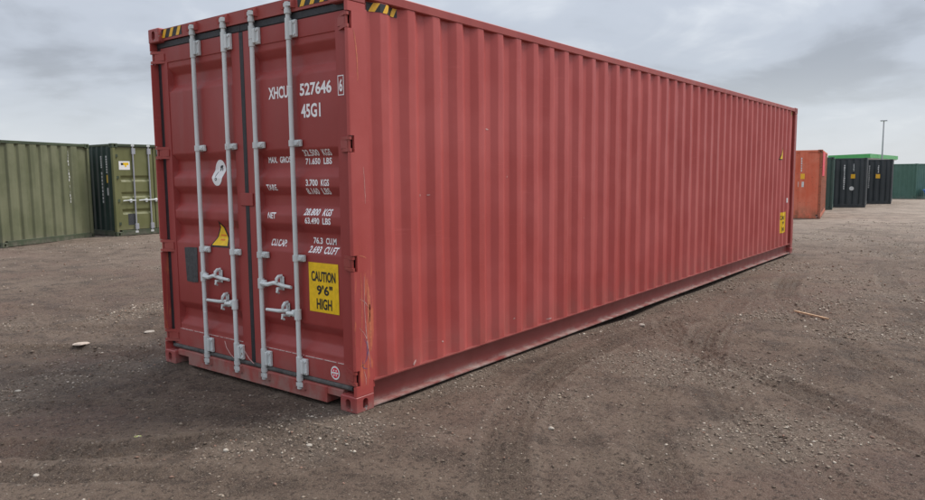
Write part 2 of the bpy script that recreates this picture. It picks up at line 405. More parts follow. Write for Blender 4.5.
def conform(mb, V, Fc, place, cuts_u=(), cuts_v=(), org=(0, 0)):
    """drop 2-d faces on a surface: cut at the surface's creases, then place(u, v) -> xyz"""
    bm = bmesh.new(); vv = [bm.verts.new((org[0]+p[0], org[1]+p[1], 0)) for p in V]
    for f in Fc:
        try: bm.faces.new([vv[i] for i in f])
        except ValueError: pass
    us = [v.co.x for v in bm.verts]; ws = [v.co.y for v in bm.verts]
    for axis, cuts, lim in ((0, cuts_u, (min(us), max(us))), (1, cuts_v, (min(ws), max(ws)))):
        for c in cuts:
            if lim[0] < c < lim[1]:
                no = Vector((1, 0, 0)) if axis == 0 else Vector((0, 1, 0))
                bmesh.ops.bisect_plane(bm, geom=bm.verts[:]+bm.edges[:]+bm.faces[:], plane_co=no*c, plane_no=no)
    for v in bm.verts: v.co = Vector(place(v.co.x, v.co.y))
    return mb.bm(bm)

# ------------------------------------------------------------------ the ground
def _lat(seed):
    g = np.random.default_rng(seed); return g.permutation(4096), g.random(4096)
_LT = [_lat(100+i) for i in range(24)]
def vnoise(x, y, s):
    P, Q = _LT[s % 24]; ix = np.floor(x).astype(np.int64); iy = np.floor(y).astype(np.int64)
    fx = x-ix; fy = y-iy; fx = fx*fx*(3-2*fx); fy = fy*fy*(3-2*fy)
    h = lambda a, b: Q[(P[a & 4095]+b) & 4095]
    return (h(ix, iy)*(1-fx)+h(ix+1, iy)*fx)*(1-fy)+(h(ix, iy+1)*(1-fx)+h(ix+1, iy+1)*fx)*fy
def fbm(x, y, sc, octv, s, gain=0.5):
    r = 0; a = 1; tot = 0; ca, sa = math.cos(0.6), math.sin(0.6)
    for o in range(octv):
        r = r+a*vnoise(x*sc+17.3*o, y*sc-9.1*o, s+o); tot += a; a *= gain; sc *= 2.03; x, y = x*ca-y*sa, x*sa+y*ca
    return r/tot
def smooth(a, b, t):
    t = np.clip((t-a)/(b-a), 0, 1); return t*t*(3-2*t)

TRACKS = [
    ([(-1.3, -2.2), (-0.4, -1.5), (0.5, -0.95), (1.7, -0.55), (3.2, -0.5), (5.0, -0.8)], 0.30, 0.010, 0.012, 0.08),
    ([(-1.0, -2.9), (0.0, -2.3), (1.0, -1.7), (2.3, -1.35), (4.0, -1.4), (6.5, -1.9)], 0.26, 0.012, 0.012, 0.08),
    ([(-3.0, 3.4), (-1.9, 2.6), (-1.05, 1.8), (-0.6, 1.0), (-0.45, 0.2), (-0.5, -0.8)], 0.28, 0.014, 0.012, 0.085),
    ([(-1.5, 5.3), (-0.7, 4.3), (-0.1, 3.2), (0.0, 2.6), (-0.3, 1.7)], 0.30, 0.022, 0.010, 0.09),  # centre line points (metres on the ground), width, depth, tread depth, tread spacing
    ([(-2.6, 2.1), (-1.72, 1.32), (-1.43, 0.86), (-1.05, 0.51), (-0.70, 0.28), (-0.3, -0.1)], 0.30, 0.016, 0.014, 0.085),
    ([(-2.9, 1.9), (-2.05, 1.10), (-1.70, 0.62), (-1.36, 0.16), (-1.1, -0.35), (-0.9, -1.0)], 0.24, 0.012, 0.010, 0.08),
    ([(-1.6, 6.6), (-0.34, 5.19), (0.14, 4.7), (0.50, 3.95), (0.60, 3.4), (0.1, 2.3)], 0.34, 0.03, 0.012, 0.10),
    ([(-1.2, 8.6), (0.19, 6.69), (0.6, 5.41), (1.04, 4.36), (1.2, 3.6)], 0.34, 0.03, 0.01, 0.10),
    ([(-2.4, 4.6), (-1.2, 3.4), (-0.55, 2.6), (-0.25, 1.9), (0.0, 0.9)], 0.34, 0.02, 0.012, 0.09),
    ([(0.4, -4.6), (1.62, -3.17), (2.27, -2.41), (2.75, -1.79), (3.54, -0.9), (4.6, -0.4)], 0.30, 0.013, 0.012, 0.085),
    ([(0.0, -3.6), (0.65, -2.89), (1.13, -2.40), (2.16, -1.83), (3.5, -1.16), (5.2, -0.9)], 0.28, 0.02, 0.014, 0.08),
    ([(-0.5, -2.6), (0.05, -1.97), (0.72, -1.19), (1.56, -0.62), (2.6, -0.4)], 0.28, 0.014, 0.012, 0.08),
    ([(7.5, -0.75), (6.05, -0.78), (4.96, -0.95), (3.22, -1.36), (1.97, -1.78), (0.9, -2.4)], 0.26, 0.012, 0.010, 0.07),
    ([(1.3, -4.2), (2.64, -3.08), (3.92, -2.47), (5.26, -1.80), (6.9, -1.1), (9.5, -0.7)], 0.34, 0.013, 0.012, 0.085),
    ([(2.3, -4.6), (3.6, -3.7), (5.4, -3.0), (8.0, -2.3), (12, -1.7), (20, -1.3)], 0.34, 0.014, 0.01, 0.09),
    ([(3.4, -5.3), (5.0, -4.5), (7.5, -3.9), (12, -3.1), (20, -2.6), (34, -2.4)], 0.36, 0.022, 0.0, 0.09),
]
def spline(pts, step=0.03):
    P = np.array(pts, float); out = []
    for i in range(len(P)-1):
        p0, p1, p2, p3 = P[max(i-1, 0)], P[i], P[i+1], P[min(i+2, len(P)-1)]
        n = max(2, int(np.linalg.norm(p2-p1)/step)); t = np.linspace(0, 1, n, endpoint=False)[:, None]
        out.append(0.5*((2*p1)+(-p0+p2)*t+(2*p0-5*p1+4*p2-p3)*t*t+(-p0+3*p1-3*p2+p3)*t**3))
    return np.vstack(out)
def track_field(x, y):
    dz = np.zeros_like(x); mk = np.zeros_like(x); ed = np.zeros_like(x)
    wx = x+0.05*(fbm(x, y, 1.7, 3, 3)-0.5); wy = y+0.05*(fbm(x, y, 1.7, 3, 7)-0.5)
    for pts, w, d, td, tp in TRACKS:
        S = spline(pts); lo = S.min(0)-w*1.6; hi = S.max(0)+w*1.6
        idx = np.nonzero((x > lo[0]) & (x < hi[0]) & (y > lo[1]) & (y < hi[1]))[0]
        if len(idx) == 0: continue
        T = np.gradient(S, axis=0); T /= np.linalg.norm(T, axis=1)[:, None]
        arc = np.concatenate([[0], np.cumsum(np.linalg.norm(np.diff(S, axis=0), axis=1))])
        for c in range(0, len(idx), 20000):
            ii = idx[c:c+20000]; q = np.stack([wx[ii], wy[ii]], 1)
            # coarse nearest sample, then exact
            Sc = S[::6]; D = ((q[:, None, :]-Sc[None])**2).sum(2); k = D.argmin(1)*6
            best = np.full(len(ii), 1e9); kb = k.copy()
            for o in range(-6, 7, 2):
                kk = np.clip(k+o, 0, len(S)-1); dd = ((q-S[kk])**2).sum(1); s = dd < best; best[s] = dd[s]; kb[s] = kk[s]
            rel = q-S[kb]; lat = rel[:, 0]*-T[kb, 1]+rel[:, 1]*T[kb, 0]; al = rel[:, 0]*T[kb, 0]+rel[:, 1]*T[kb, 1]
            s_ = arc[kb]+al; a = np.abs(lat)/(w/2)
            a = np.where(np.abs(al) > 0.08, 9, a)
            fadeo = (0.4+0.6*smooth(0.38, 0.6, vnoise(s_*1.1, s_*0+w*50, 5)))*smooth(0, 0.6, s_)*smooth(0, 0.6, arc[-1]-s_)
            body = 1-smooth(0.78, 1.02, a); berm = np.exp(-((a-1.18)/0.16)**2)
            tread = 0.55*np.clip(1.6*np.sin((s_+0.5*np.abs(lat))*2*math.pi/tp), -1, 1)+0.6*np.cos(lat/w*2*math.pi*4.5)
            dz[ii] += fadeo*(-d*body+d*0.8*berm+td*0.8*tread*body)
            mk[ii] = np.maximum(mk[ii], fadeo*body); ed[ii] = np.maximum(ed[ii], fadeo*berm)
    return dz, mk, ed

def slope(x): return -0.47*np.clip((x-9)/60, 0, 1)
CAST = [(0.09, 0.08), (0.09, 2.36), (12.1, 0.08), (12.1, 2.36)]
def ground_h(x, y, full=False):
    x = np.asarray(x, float); y = np.asarray(y, float)
    r = np.hypot(x+3.3, y+3.5); near = 1-smooth(14, 45, r)
    h = 0.05*(fbm(x, y, 0.55, 4, 1)-0.5)+near*(0.045*(fbm(x, y, 2.3, 4, 4)-0.5)+0.030*(fbm(x, y, 11, 4, 9, 0.6)-0.5))
    dz, mk, ed = track_field(x, y); h = h+dz
    # under and round the red container the earth is pressed to the level of its feet
    dx = np.maximum(np.maximum(-x, x-12.192), 0); dy = np.maximum(np.maximum(-y, y-2.438), 0); dd = np.hypot(dx, dy)
    k = 1-smooth(0.05, 0.5, dd); h = h*(1-0.75*k)-0.018*k
    for cx, cy in CAST:
        q = 1-smooth(0.10, 0.42, np.hypot(x-cx, y-cy)); h = h*(1-q)+0.004*q
    # a low spot under the long side, a little heap beyond it
    h = h-0.05*np.exp(-(((x-4.4)/0.8)**2+((y-0.15)/0.35)**2))-0.045*np.exp(-(((x-7.2)/2.2)**2+((y-0.2)/0.4)**2))+0.015*np.exp(-(((x-4.0)/0.5)**2+((y+0.25)/0.2)**2))
    h = h*(0.35+0.65*(1-smooth(16, 30, r)))+slope(x)
    return (h, mk, ed) if full else h

def graded(c0, c1, fine, lim0, lim1, g):
    a = list(np.arange(c0, c1, fine)); s = fine; v = a[-1]
    while v < lim1: s *= g; v += s; a.append(v)
    s = fine; v = c0; lo = []
    while v > lim0: s *= g; v -= s; lo.append(v)
    return np.array(lo[::-1]+a)
gx = graded(-2.4, 5.2, 0.02, -1500, 3000, 1.022); gy = graded(-4.0, 3.6, 0.02, -2500, 2500, 1.022)
X, Y = np.meshgrid(gx, gy); xs, ys = X.ravel(), Y.ravel()
Hh, MK, ED = ground_h(xs, ys, True)
nx, ny = len(gx), len(gy)
me = bpy.data.meshes.new('ground')
me.vertices.add(nx*ny); me.vertices.foreach_set('co', np.stack([xs, ys, Hh], 1).astype(np.float32).ravel())
I = np.arange((nx-1)*(ny-1)); i0 = (I//(nx-1))*nx+I % (nx-1)
Q = np.stack([i0, i0+1, i0+nx+1, i0+nx], 1).astype(np.int32)
me.loops.add(Q.size); me.loops.foreach_set('vertex_index', Q.ravel())
me.polygons.add(len(Q)); me.polygons.foreach_set('loop_start', np.arange(0, Q.size, 4, dtype=np.int32))
me.update(calc_edges=True); me.polygons.foreach_set('use_smooth', np.ones(len(Q), dtype=bool))
def gravel_mask(x, y, ed):
    g = smooth(0.55, 0.75, fbm(x, y, 0.8, 4, 12, 0.55))
    # crushed stone spread in front of the doors and out in the yard
    for cx, cy, a, b in ((0.05, 3.05, 0.55, 0.5), (-0.7, 2.7, 0.5, 0.5), (-0.75, 0.2, 0.5, 0.3), (6.6, -1.7, 1.0, 0.5), (8.6, -1.9, 1.3, 0.6), (4.1, -0.1, 0.5, 0.2), (1.2, -0.9, 0.6, 0.35)):
        g = np.maximum(g, 0.9*np.exp(-(((x-cx)/a)**2+((y-cy)/b)**2))*smooth(0.3, 0.55, fbm(x, y, 3.0, 3, 15)))
    g = np.maximum(g, 0.8*np.exp(-((y+0.05)/0.10)**2)*(x > 0.2)*(x < 12)*smooth(0.35, 0.6, fbm(x, y, 1.6, 3, 16)))     # grit gathered along the base rail
    return np.clip(g+0.5*ed, 0, 1)
GM = gravel_mask(xs, ys, ED)
BR = smooth(0.56, 0.72, fbm(xs, ys, 0.7, 3, 18))
for cx, cy, a, b in ((4.2, -0.7, 1.6, 0.6), (0.6, -0.7, 0.8, 0.4), (3.1, -1.3, 0.6, 0.4)): BR = np.maximum(BR, np.exp(-(((xs-cx)/a)**2+((ys-cy)/b)**2)))
DRY_GRAZE = smooth(7, 30, np.hypot(xs-0.5, ys-0.5)+5*(fbm(xs, ys, 0.2, 3, 20)-0.5))       # open yard: drier, dustier soil, plus grazing-view paleness painted in
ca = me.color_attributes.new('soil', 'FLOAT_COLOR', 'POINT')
ca.data.foreach_set('color', np.stack([MK, GM, BR, DRY_GRAZE], 1).astype(np.float32).ravel())
me.materials.append(M['ground'])
g_ob = bpy.data.objects.new('ground', me); COL.objects.link(g_ob); tag(g_ob, 'dark brown trodden dirt and gravel yard with wheel tracks', kind='structure')
def gz(x, y): return float(ground_h(np.array([x]), np.array([y]))[0])

# ------------------------------------------------------------------ loose gravel
def stone_shape(g, n=1):
    bm = bmesh.new(); bmesh.ops.create_icosphere(bm, subdivisions=1, radius=1)
    V = np.array([v.co[:] for v in bm.verts]); Fc = [[v.index for v in f.verts] for f in bm.faces]; bm.free(); return V, np.array(Fc)
OC = np.array([(1, 0, 0), (0, 1, 0), (-1, 0, 0), (0, -1, 0), (0, 0, 1), (0, 0, -0.6), (0.6, 0.6, 0.55)], float)
OF = np.array([(0, 6, 4), (6, 1, 4), (0, 1, 6), (1, 2, 4), (2, 3, 4), (3, 0, 4), (1, 0, 5), (2, 1, 5), (3, 2, 5), (0, 3, 5)])
def gravel(name, n, region, rmin, rmax, label, seed):
    g = np.random.default_rng(seed); x0, x1, y0, y1 = region
    px = g.uniform(x0, x1, n*6); py = g.uniform(y0, y1, n*6)
    m_ = gravel_mask(px, py, np.zeros_like(px)); rr = np.hypot(px+3.3, py+3.5)
    keep = (g.random(len(px)) < 0.07+0.93*m_**1.3)
    ang = np.arctan2(py+3.5, px+3.3); keep &= (ang > R_(-5)) & (ang < R_(80)) & (rr > 2.6)
    keep &= ~((px > -0.02) & (px < 12.2) & (py > 0.0) & (py < 2.5))
    px, py = px[keep][:n], py[keep][:n]; k = len(px)
    r = rmin*(rmax/rmin)**(g.random(k)**3.3)
    hz_, mk, ed = ground_h(px, py, True)
    sc = r[:, None]*np.stack([g.uniform(0.8, 1.4, k), g.uniform(0.7, 1.2, k), g.uniform(0.45, 0.9, k)], 1)
    V = OC[None]*g.uniform(0.75, 1.2, (k, len(OC), 1))*sc[:, None, :]
    a = g.uniform(0, 6.28, k); c, s = np.cos(a)[:, None], np.sin(a)[:, None]
    V = np.stack([V[..., 0]*c-V[..., 1]*s+px[:, None], V[..., 0]*s+V[..., 1]*c+py[:, None], V[..., 2]+(hz_+0.15*r)[:, None]], 2)
    Fi = (OF[None]+(np.arange(k)*len(OC))[:, None, None]).reshape(-1, 3).astype(np.int32)
    me = bpy.data.meshes.new(name); me.vertices.add(k*len(OC)); me.vertices.foreach_set('co', V.astype(np.float32).ravel())
    me.loops.add(Fi.size); me.loops.foreach_set('vertex_index', Fi.ravel()); me.polygons.add(len(Fi)); me.polygons.foreach_set('loop_start', np.arange(0, Fi.size, 3, dtype=np.int32))
    me.update(calc_edges=True)
    t = g.random(k)[:, None]; br = g.random(k)[:, None]
    col = (1-t)*np.array([0.10, 0.072, 0.052])+t*np.array([0.36, 0.29, 0.225]); col = np.where(br > 0.90, np.array([0.52, 0.45, 0.37]), col)
    col = np.where(br < 0.07, np.array([0.27, 0.165, 0.12]), col)
    ca = me.color_attributes.new('soil', 'FLOAT_COLOR', 'POINT'); C4 = np.repeat(np.concatenate([col, np.ones((k, 1))], 1), len(OC), 0)
    ca.data.foreach_set('color', C4.astype(np.float32).ravel()); me.materials.append(M['gravel'])
    o = bpy.data.objects.new(name, me); COL.objects.link(o); tag(o, label, 'gravel', kind='stuff'); return o
gravel('gravel', 50000, (-2.6, 6.5, -4.2, 6.5), 0.0028, 0.0145, 'small loose gravel strewn over the near dirt', 21)
gravel('gravel', 16000, (3.0, 26.0, -7.0, 1.0), 0.005, 0.026, 'loose gravel strewn along the far right of the yard', 22)
gravel('gravel', 12000, (-4.0, 8.0, 3.0, 18.0), 0.005, 0.024, 'loose gravel on the dirt before the olive green containers', 23)

# ------------------------------------------------------------------ the red container
L, W, H = 12.192, 2.438, 2.896
red = empty('shipping_container')
tag(red, 'long red corrugated shipping container with closed galvanised-bar doors in the foreground', 'container')
def castings(root, L, W, H, mat, hi=True):
    for ix in (0, 1):
        for iy in (0, 1):
            for iz in (0, 1):
                vs, fs = casting_mesh((-1, 1)[ix], (-1, 1)[iy], (-1, 1)[iz], hi)
                o = Vector(((0, L-CL)[ix], (0, W-CW)[iy], (0, H-CT)[iz]))
                MB().add([v+o for v in vs], fs).build('corner_casting', mat, root)
castings(red, L, W, H, M['red_cast'])

# walls
POLY = corr_poly(0.205, 11.985, 0.2835, 0.036, 0.432, y_out=0.009)
wall_y = interp_poly(POLY)
CUT_X = [p[0] for p in POLY]
sw = sheet(POLY, 0.203, 2.83, 12, 0.0016, seed=3).build('side_wall', M['red'], red, True)
PB = [(a, W-b) for a, b in POLY]
sheet(PB, 0.203, 2.83, 4, 0.001, seed=4).build('side_wall', M['red'], red, True)
PE = corr_poly(0.15, W-0.15, 0.25, 0.045, 0.42, 0.05, 0.1)
sheet([(a, L-0.012-b) for a, b in PE], 0.16, 2.83, 4, 0.001, axis='y', seed=5).build('end_wall', M['red'], red, True)
# rails
for y0, y1 in ((0.004, 0.064), (W-0.064, W-0.004)):
    MB().box(CL+0.002, L-CL-0.002, y0, y1, 2.818, 2.884, 0.006).build('top_side_rail', M['red_frame'], red, True)
def bottom_rail(ya, yb, yc):
    # channel open to the outside: web set back, a lip above and a foot below
    mb = MB(); x0, x1 = CL+0.002, L-CL-0.002
    s = 1 if yb > ya else -1
    poly = [(ya, 0.205), (ya, 0.196), (yb-s*0.006, 0.190), (yb-s*0.006, 0.026), (ya+s*0.006, 0.022), (ya+s*0.006, 0.012), (yb, 0.012), (yb, 0.205)]
    return mb.prism(poly, 0, x0, x1).build('bottom_side_rail', M['red_rail'], red)
bottom_rail(0.003, 0.078, 0); bottom_rail(W-0.003, W-0.078, 0)
# roof: pressed sheet with shallow cross ribs
rp = corr_poly(0.12, L-0.12, 0.209, 0.02, 0.3, 0.04, 0.06)
mb = MB(); kk = len(rp); vs = [(a, y, 2.872-b) for y in (0.062, W-0.062) for a, b in rp]
mb.add(vs, [(i, i+1, kk+i+1, kk+i) for i in range(kk-1)]).build('roof', M['red_frame'], red)
MB().box(0.165, L-0.06, 0.084, W-0.084, 0.14, 0.17).build('floor', M['dark'], red)
for k in range(28):
    x = 0.5+k*0.415
    if k == 0: cross = MB().box(-0.02, 0.02, 0.084, W-0.084, 0.03, 0.138).build('cross_member', M['dark'], red); cross.location.x = x
    else:
        o = cross.copy(); COL.objects.link(o); o.location.x = x
# front end frame
MB().box(L-0.06, L-0.004, CW+0.002, W-CW-0.002, 0.02, 0.16, 0.005).build('front_sill', M['red_frame'], red)
MB().box(L-0.06, L-0.004, CW+0.002, W-CW-0.002, 2.82, 2.886, 0.005).build('front_header', M['red_frame'], red)
for y0, y1 in ((0.003, 0.11), (W-0.11, W-0.003)):
    MB().box(L-0.165, L-0.003, y0, y1, CT, H-CT, 0.012).build('corner_post', M['red_frame'], red, True)

# door end posts: notched at each hinge
HZ = [2.66, 1.852, 1.045, 0.245]; HH = 0.056
def rear_post(flip):
    f = (lambda y: W-y) if flip else (lambda y: y)
    def bx(mb, x0, x1, y0, y1, z0, z1, b=0):
        a, c = sorted((f(y0), f(y1))); mb.box(x0, x1, a, c, z0, z1, b)
    mb = MB(); bx(mb, 0.172, 0.205, 0.016, 0.05, CT+0.03, H-CT-0.03, 0.004)
    zs = [CT]+[v for h in sorted(HZ) for v in (h-HH, h+HH)]+[H-CT]
    for i in range(len(zs)-1):
        if i % 2 == 0: P_ = [(0.172, 0.0015), (0.172, 0.022), (0.002, 0.022)]+[(0.016-0.014*math.cos(a), 0.0155-0.014*math.sin(a)) for a in (0, R_(18), R_(36), R_(54), R_(72), R_(90))]
        else: P_ = [(0.172, 0.0015), (0.172, 0.022), (0.046, 0.022), (0.046, 0.0015)]
        mb.prism([(a, f(b)) for a, b in P_], 2, zs[i], zs[i+1])
    bx(mb, 0.095, 0.12, 0.0225, 0.09, CT, H-CT)
    return mb.build('corner_post', M['red_post'], red, True)
post_R = rear_post(False); rear_post(True)
# long scratches on the near post, rubbed down to primer
def strip(pts, w, place):
    mb = MB(); P = [Vector(p) for p in pts]; vs = []
    for i, p in enumerate(P):
        t = (P[min(i+1, len(P)-1)]-P[max(i-1, 0)]).normalized(); n = Vector((-t.y, t.x)); ww = w*(0.35+0.65*math.sin(math.pi*(i+0.3)/(len(P)-0.4)))*random.uniform(0.6, 1.2)
        vs += [place(*(p+n*ww/2)), place(*(p-n*ww/2))]
    return mb.add(vs, [(2*i, 2*i+1, 2*i+3, 2*i+2) for i in range(len(P)-1)])
def curve_pts(a, b, bow, n=14, jit=0.002):
    a, b = Vector(a), Vector(b); d = b-a; nn = Vector((-d.y, d.x)).normalized()
    return [a+d*(i/n)+nn*(bow*math.sin(math.pi*i/n)+random.uniform(-jit, jit)) for i in range(n+1)]
on_post = lambda u, v: (u, 0.0005, v)
for a, b, bow, w, mt in (((0.062, 2.60), (0.088, 2.27), 0.012, 0.012, 'scratch'), ((0.075, 0.98), (0.058, 0.44), 0.012, 0.007, 'scratch'), ((0.105, 0.95), (0.150, 0.30), -0.02, 0.006, 'scratch_w'),
                         ((0.135, 0.90), (0.140, 0.62), 0.008, 0.03, 'scratch'), ((0.152, 0.75), (0.158, 0.42), 0.0, 0.022, 'scratch'), ((0.05, 0.60), (0.13, 0.40), 0.03, 0.004, 'scratch_w'),
                         ((0.06, 0.80), (0.145, 0.72), 0.01, 0.004, 'scratch_w'), ((0.09, 0.52), (0.11, 0.36), 0.025, 0.006, 'crayon'), ((0.08, 0.37), (0.12, 0.30), -0.03, 0.005, 'crayon'),
                         ((0.11, 0.45), (0.075, 0.33), 0.02, 0.005, 'crayon'), ((0.06, 1.10), (0.13, 1.075), 0.003, 0.008, 'scratch'), ((0.085, 0.29), (0.10, 0.19), 0.006, 0.005, 'scratch_w'), ((0.05, 0.335), (0.09, 0.335), 0.0, 0.014, 'scratch'), ((0.12, 1.7), (0.135, 1.45), 0.004, 0.004, 'scratch_w')):
    strip(curve_pts(a, b, bow), w, on_post).build('scratch', M[mt], post_R)

# door header, sill, seals
DX = 0.060                                   # outer face of the doors, set back behind the castings
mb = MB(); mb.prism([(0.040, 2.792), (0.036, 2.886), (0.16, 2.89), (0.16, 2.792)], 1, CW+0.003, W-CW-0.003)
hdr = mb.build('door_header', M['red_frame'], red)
mb = MB()
yc = W/2; sz = 0.89
prof = [(0.030, 0.018), (0.030, 0.128), (0.052, 0.138), (0.16, 0.138), (0.16, 0.018)]
mb.prism(prof, 1, yc-sz, yc+sz)
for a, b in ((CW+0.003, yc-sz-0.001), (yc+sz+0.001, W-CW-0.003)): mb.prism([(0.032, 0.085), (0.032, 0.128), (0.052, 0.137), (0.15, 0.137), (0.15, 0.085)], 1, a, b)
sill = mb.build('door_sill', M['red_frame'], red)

# doors -----------------------------------------------------------------
BANDS = [(2.566, 2.359), (1.840, 1.635), (1.563, 1.356), (1.292, 1.082), (0.562, 0.362)]
ZT, ZB = 2.735, 0.172; SEAM_T, SEAM_B = 2.61, 0.322; DEP = 0.043; PANEL = 0.006
zp = [(ZB, 0), (SEAM_B-0.003, 0), (SEAM_B, PANEL)]
for t, b in sorted(BANDS, key=lambda q: q[0]):
    zp += [(b, PANEL), (b+0.062, PANEL+DEP), (t-0.062, PANEL+DEP), (t, PANEL)]
zp += [(SEAM_T, PANEL), (SEAM_T+0.003, 0), (ZT, 0)]
zr = round_poly(zp, 0.010, 2)
prof_z = interp_poly([(p[0], p[1]) for p in zr]); CUT_Z = [p[0] for p in zr]
def door_panel(y_in, y_out, s):
    """y_in/y_out: offsets of the leaf's edges from the centre line, s: side"""
    cols = [(y_in, 0), (0.128, 0), (0.130, 1), (0.150, 2), (1.030, 2), (1.043, 1), (1.044, 0), (y_out, 0)]
    mb = MB(); n = len(cols); vs = []
    for z, d in zr:
        for yo, md in cols:
            x = DX+(0 if md == 0 else (min(d, PANEL) if md == 1 else d)); vs.append((x, yc+s*yo, z))
    rr = len(zr); fs = [(r*n+i, r*n+i+1, (r+1)*n+i+1, (r+1)*n+i) for r in range(rr-1) for i in range(n-1)]
    mb.add(vs, fs)
    # leaf edges and back
    b0 = len(mb.v)
    mb.box(DX+0.0805, DX+0.086, *sorted((yc+s*y_in, yc+s*y_out)), ZB, ZT)
    ya, yb = yc+s*y_in, yc+s*y_out
    for y in (ya, yb): mb.add([(DX, y, ZB), (DX+0.08, y, ZB), (DX+0.08, y, ZT), (DX, y, ZT)], [(0, 1, 2, 3)])
    for z in (ZB, ZT): mb.add([(DX, ya, z), (DX+0.08, ya, z), (DX+0.08, yb, z), (DX, yb, z)], [(0, 1, 2, 3)])
    return mb
Y1, Y2 = 0.024, 1.138
doors = {}
for s in (-1, 1):
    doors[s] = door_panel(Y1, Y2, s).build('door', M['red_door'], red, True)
doors[-1]['label'] = 'right door leaf carrying white stencilled weights and a yellow caution sticker'
doors[1]['label'] = 'left door leaf with a yellow triangle sticker and grey data plate'
def ybox(mb, x0, x1, s, a, b, z0, z1, bev=0):
    lo, hi = sorted((yc+s*a, yc+s*b)); mb.box(x0, x1, lo, hi, z0, z1, bev); return mb
ROD = 0.026; RX = 0.028
for s in (-1, 1):
    d = doors[s]
    # seals
    if s == 1: MB().box(DX-0.004, DX+0.02, yc-0.024, yc+0.0235, ZB, ZT, 0.004).build('seal', M['rubber'], d)
    ybox(MB(), DX+0.004, DX+0.03, s, Y2+0.001, 1.195, ZB-0.02, ZT+0.03, 0.004).build('seal', M['rubber'], d)
    ybox(MB(), DX-0.006, DX+0.02, s, 0.0 if s < 0 else 0.001, 1.186, ZT+0.001, 2.791, 0.006).build('seal', M['rubber'], d)
    mb = MB(); lo, hi = sorted((yc+s*0.001, yc+s*1.14)); mb.tube([(DX-0.006, lo, 0.155), (DX-0.006, hi, 0.155)], 0.017, 10).build('seal', M['rubber_d'], d, True)
    # hinges: two blades on the leaf meeting the lug in the notched post
    for h in HZ:
        mb = MB()
        for dz in (-0.040, 0.040):
            lo, hi = sorted((yc+s*1.205, yc+s*1.085))
            pts = [(0.008, yc+s*1.213), (0.008, yc+s*1.185), (DX-0.001, yc+s*1.075), (DX+0.004, yc+s*1.075), (DX+0.004, yc+s*1.14), (0.026, yc+s*1.213)]
            mb.prism(pts, 2, h+dz-0.011, h+dz+0.011)
        mb.prism([(DX-0.008, yc+s*1.075), (DX+0.003, yc+s*1.075), (DX+0.003, yc+s*1.14), (0.030, yc+s*1.18), (0.022, yc+s*1.172)], 2, h-0.028, h+0.028)
        mb.tube([(0.023, yc+s*1.192, h-0.056), (0.023, yc+s*1.192, h+0.056)], 0.010, 8)
        mb.build('hinge', M['red_frame'], d)
    # lock rods
    for off in (0.176, 0.598):
        y = yc+s*off; ps = -1           # bracket plates stand on the camera's right of each bar
        mb = MB(); mb.tube([(RX, y, 0.11), (RX, y, 2.845)], 0.0175, 14); mb.build('lock_rod', M['galv'], d, True)
        for zc_, top in ((2.676, 1), (0.236, 0)):      # bearing brackets at both ends
            mb = MB(); mb.box(RX+0.006, DX-0.001, y-0.068, y+0.022, zc_-0.060, zc_+0.060, 0.004)
            mb.tube([(RX, y, zc_-0.074), (RX, y, zc_+0.074)], 0.0235, 12)
            mb.box(RX-0.012, RX+0.012, y-0.043, y-0.01, zc_-0.052, zc_+0.052, 0.004)
            for dz in (-0.042, 0.042): mb.tube([(RX-0.002, y-0.056, zc_+dz), (RX+0.006, y-0.056, zc_+dz)], 0.009, 8)
            mb.build('rod_bracket', M['galv2'], d, True)
        for zc_ in (1.876, 1.046):                     # guides half way
            mb = MB(); mb.tube([(RX, y, zc_-0.022), (RX, y, zc_+0.022)], 0.025, 12)
            mb.box(RX+0.008, DX-0.001, y-0.078, y+0.024, zc_-0.024, zc_+0.024, 0.004)
            mb.box(RX-0.004, RX+0.012, y-0.07, y-0.02, zc_-0.017, zc_+0.017, 0.004)
            mb.tube([(RX-0.003, y-0.058, zc_), (RX-0.009, y-0.058, zc_)], 0.009, 8)
            mb.build('rod_guide', M['galv2'], d, True)
        for zc_, u in ((2.84, 1), (0.10, -1)):         # cams hooking into the keepers
            mb = MB(); mb.tube([(RX, y, zc_-u*0.06), (RX, y, zc_-u*0.03)], 0.026, 12)
            mb.tube([(RX, y, zc_-0.03), (RX, y, zc_+0.02)], 0.023, 12)
            pts = [(RX-0.026, y-0.012), (RX-0.006, y-0.052), (RX+0.010, y-0.048), (RX+0.012, y-0.018), (RX+0.02, y+0.026), (RX-0.014, y+0.03)]
            mb.prism(pts, 2, zc_-0.012, zc_+0.014); mb.build('cam', M['galv2'], d, True)
            mb = MB()
            mb.prism([(0.006, y-0.062), (0.044, y-0.072), (0.044, y-0.045), (0.018, y-0.040)], 2, zc_-0.026, zc_+0.026)
            mb.prism([(0.006, y+0.050), (0.044, y+0.062), (0.044, y+0.036), (0.018, y+0.034)], 2, zc_-0.026, zc_+0.026)
            mb.box(0.022, 0.044, y-0.06, y+0.055, zc_+u*0.030-0.007, zc_+u*0.030+0.007); mb.build('cam_keeper', M['red_frame'], d)
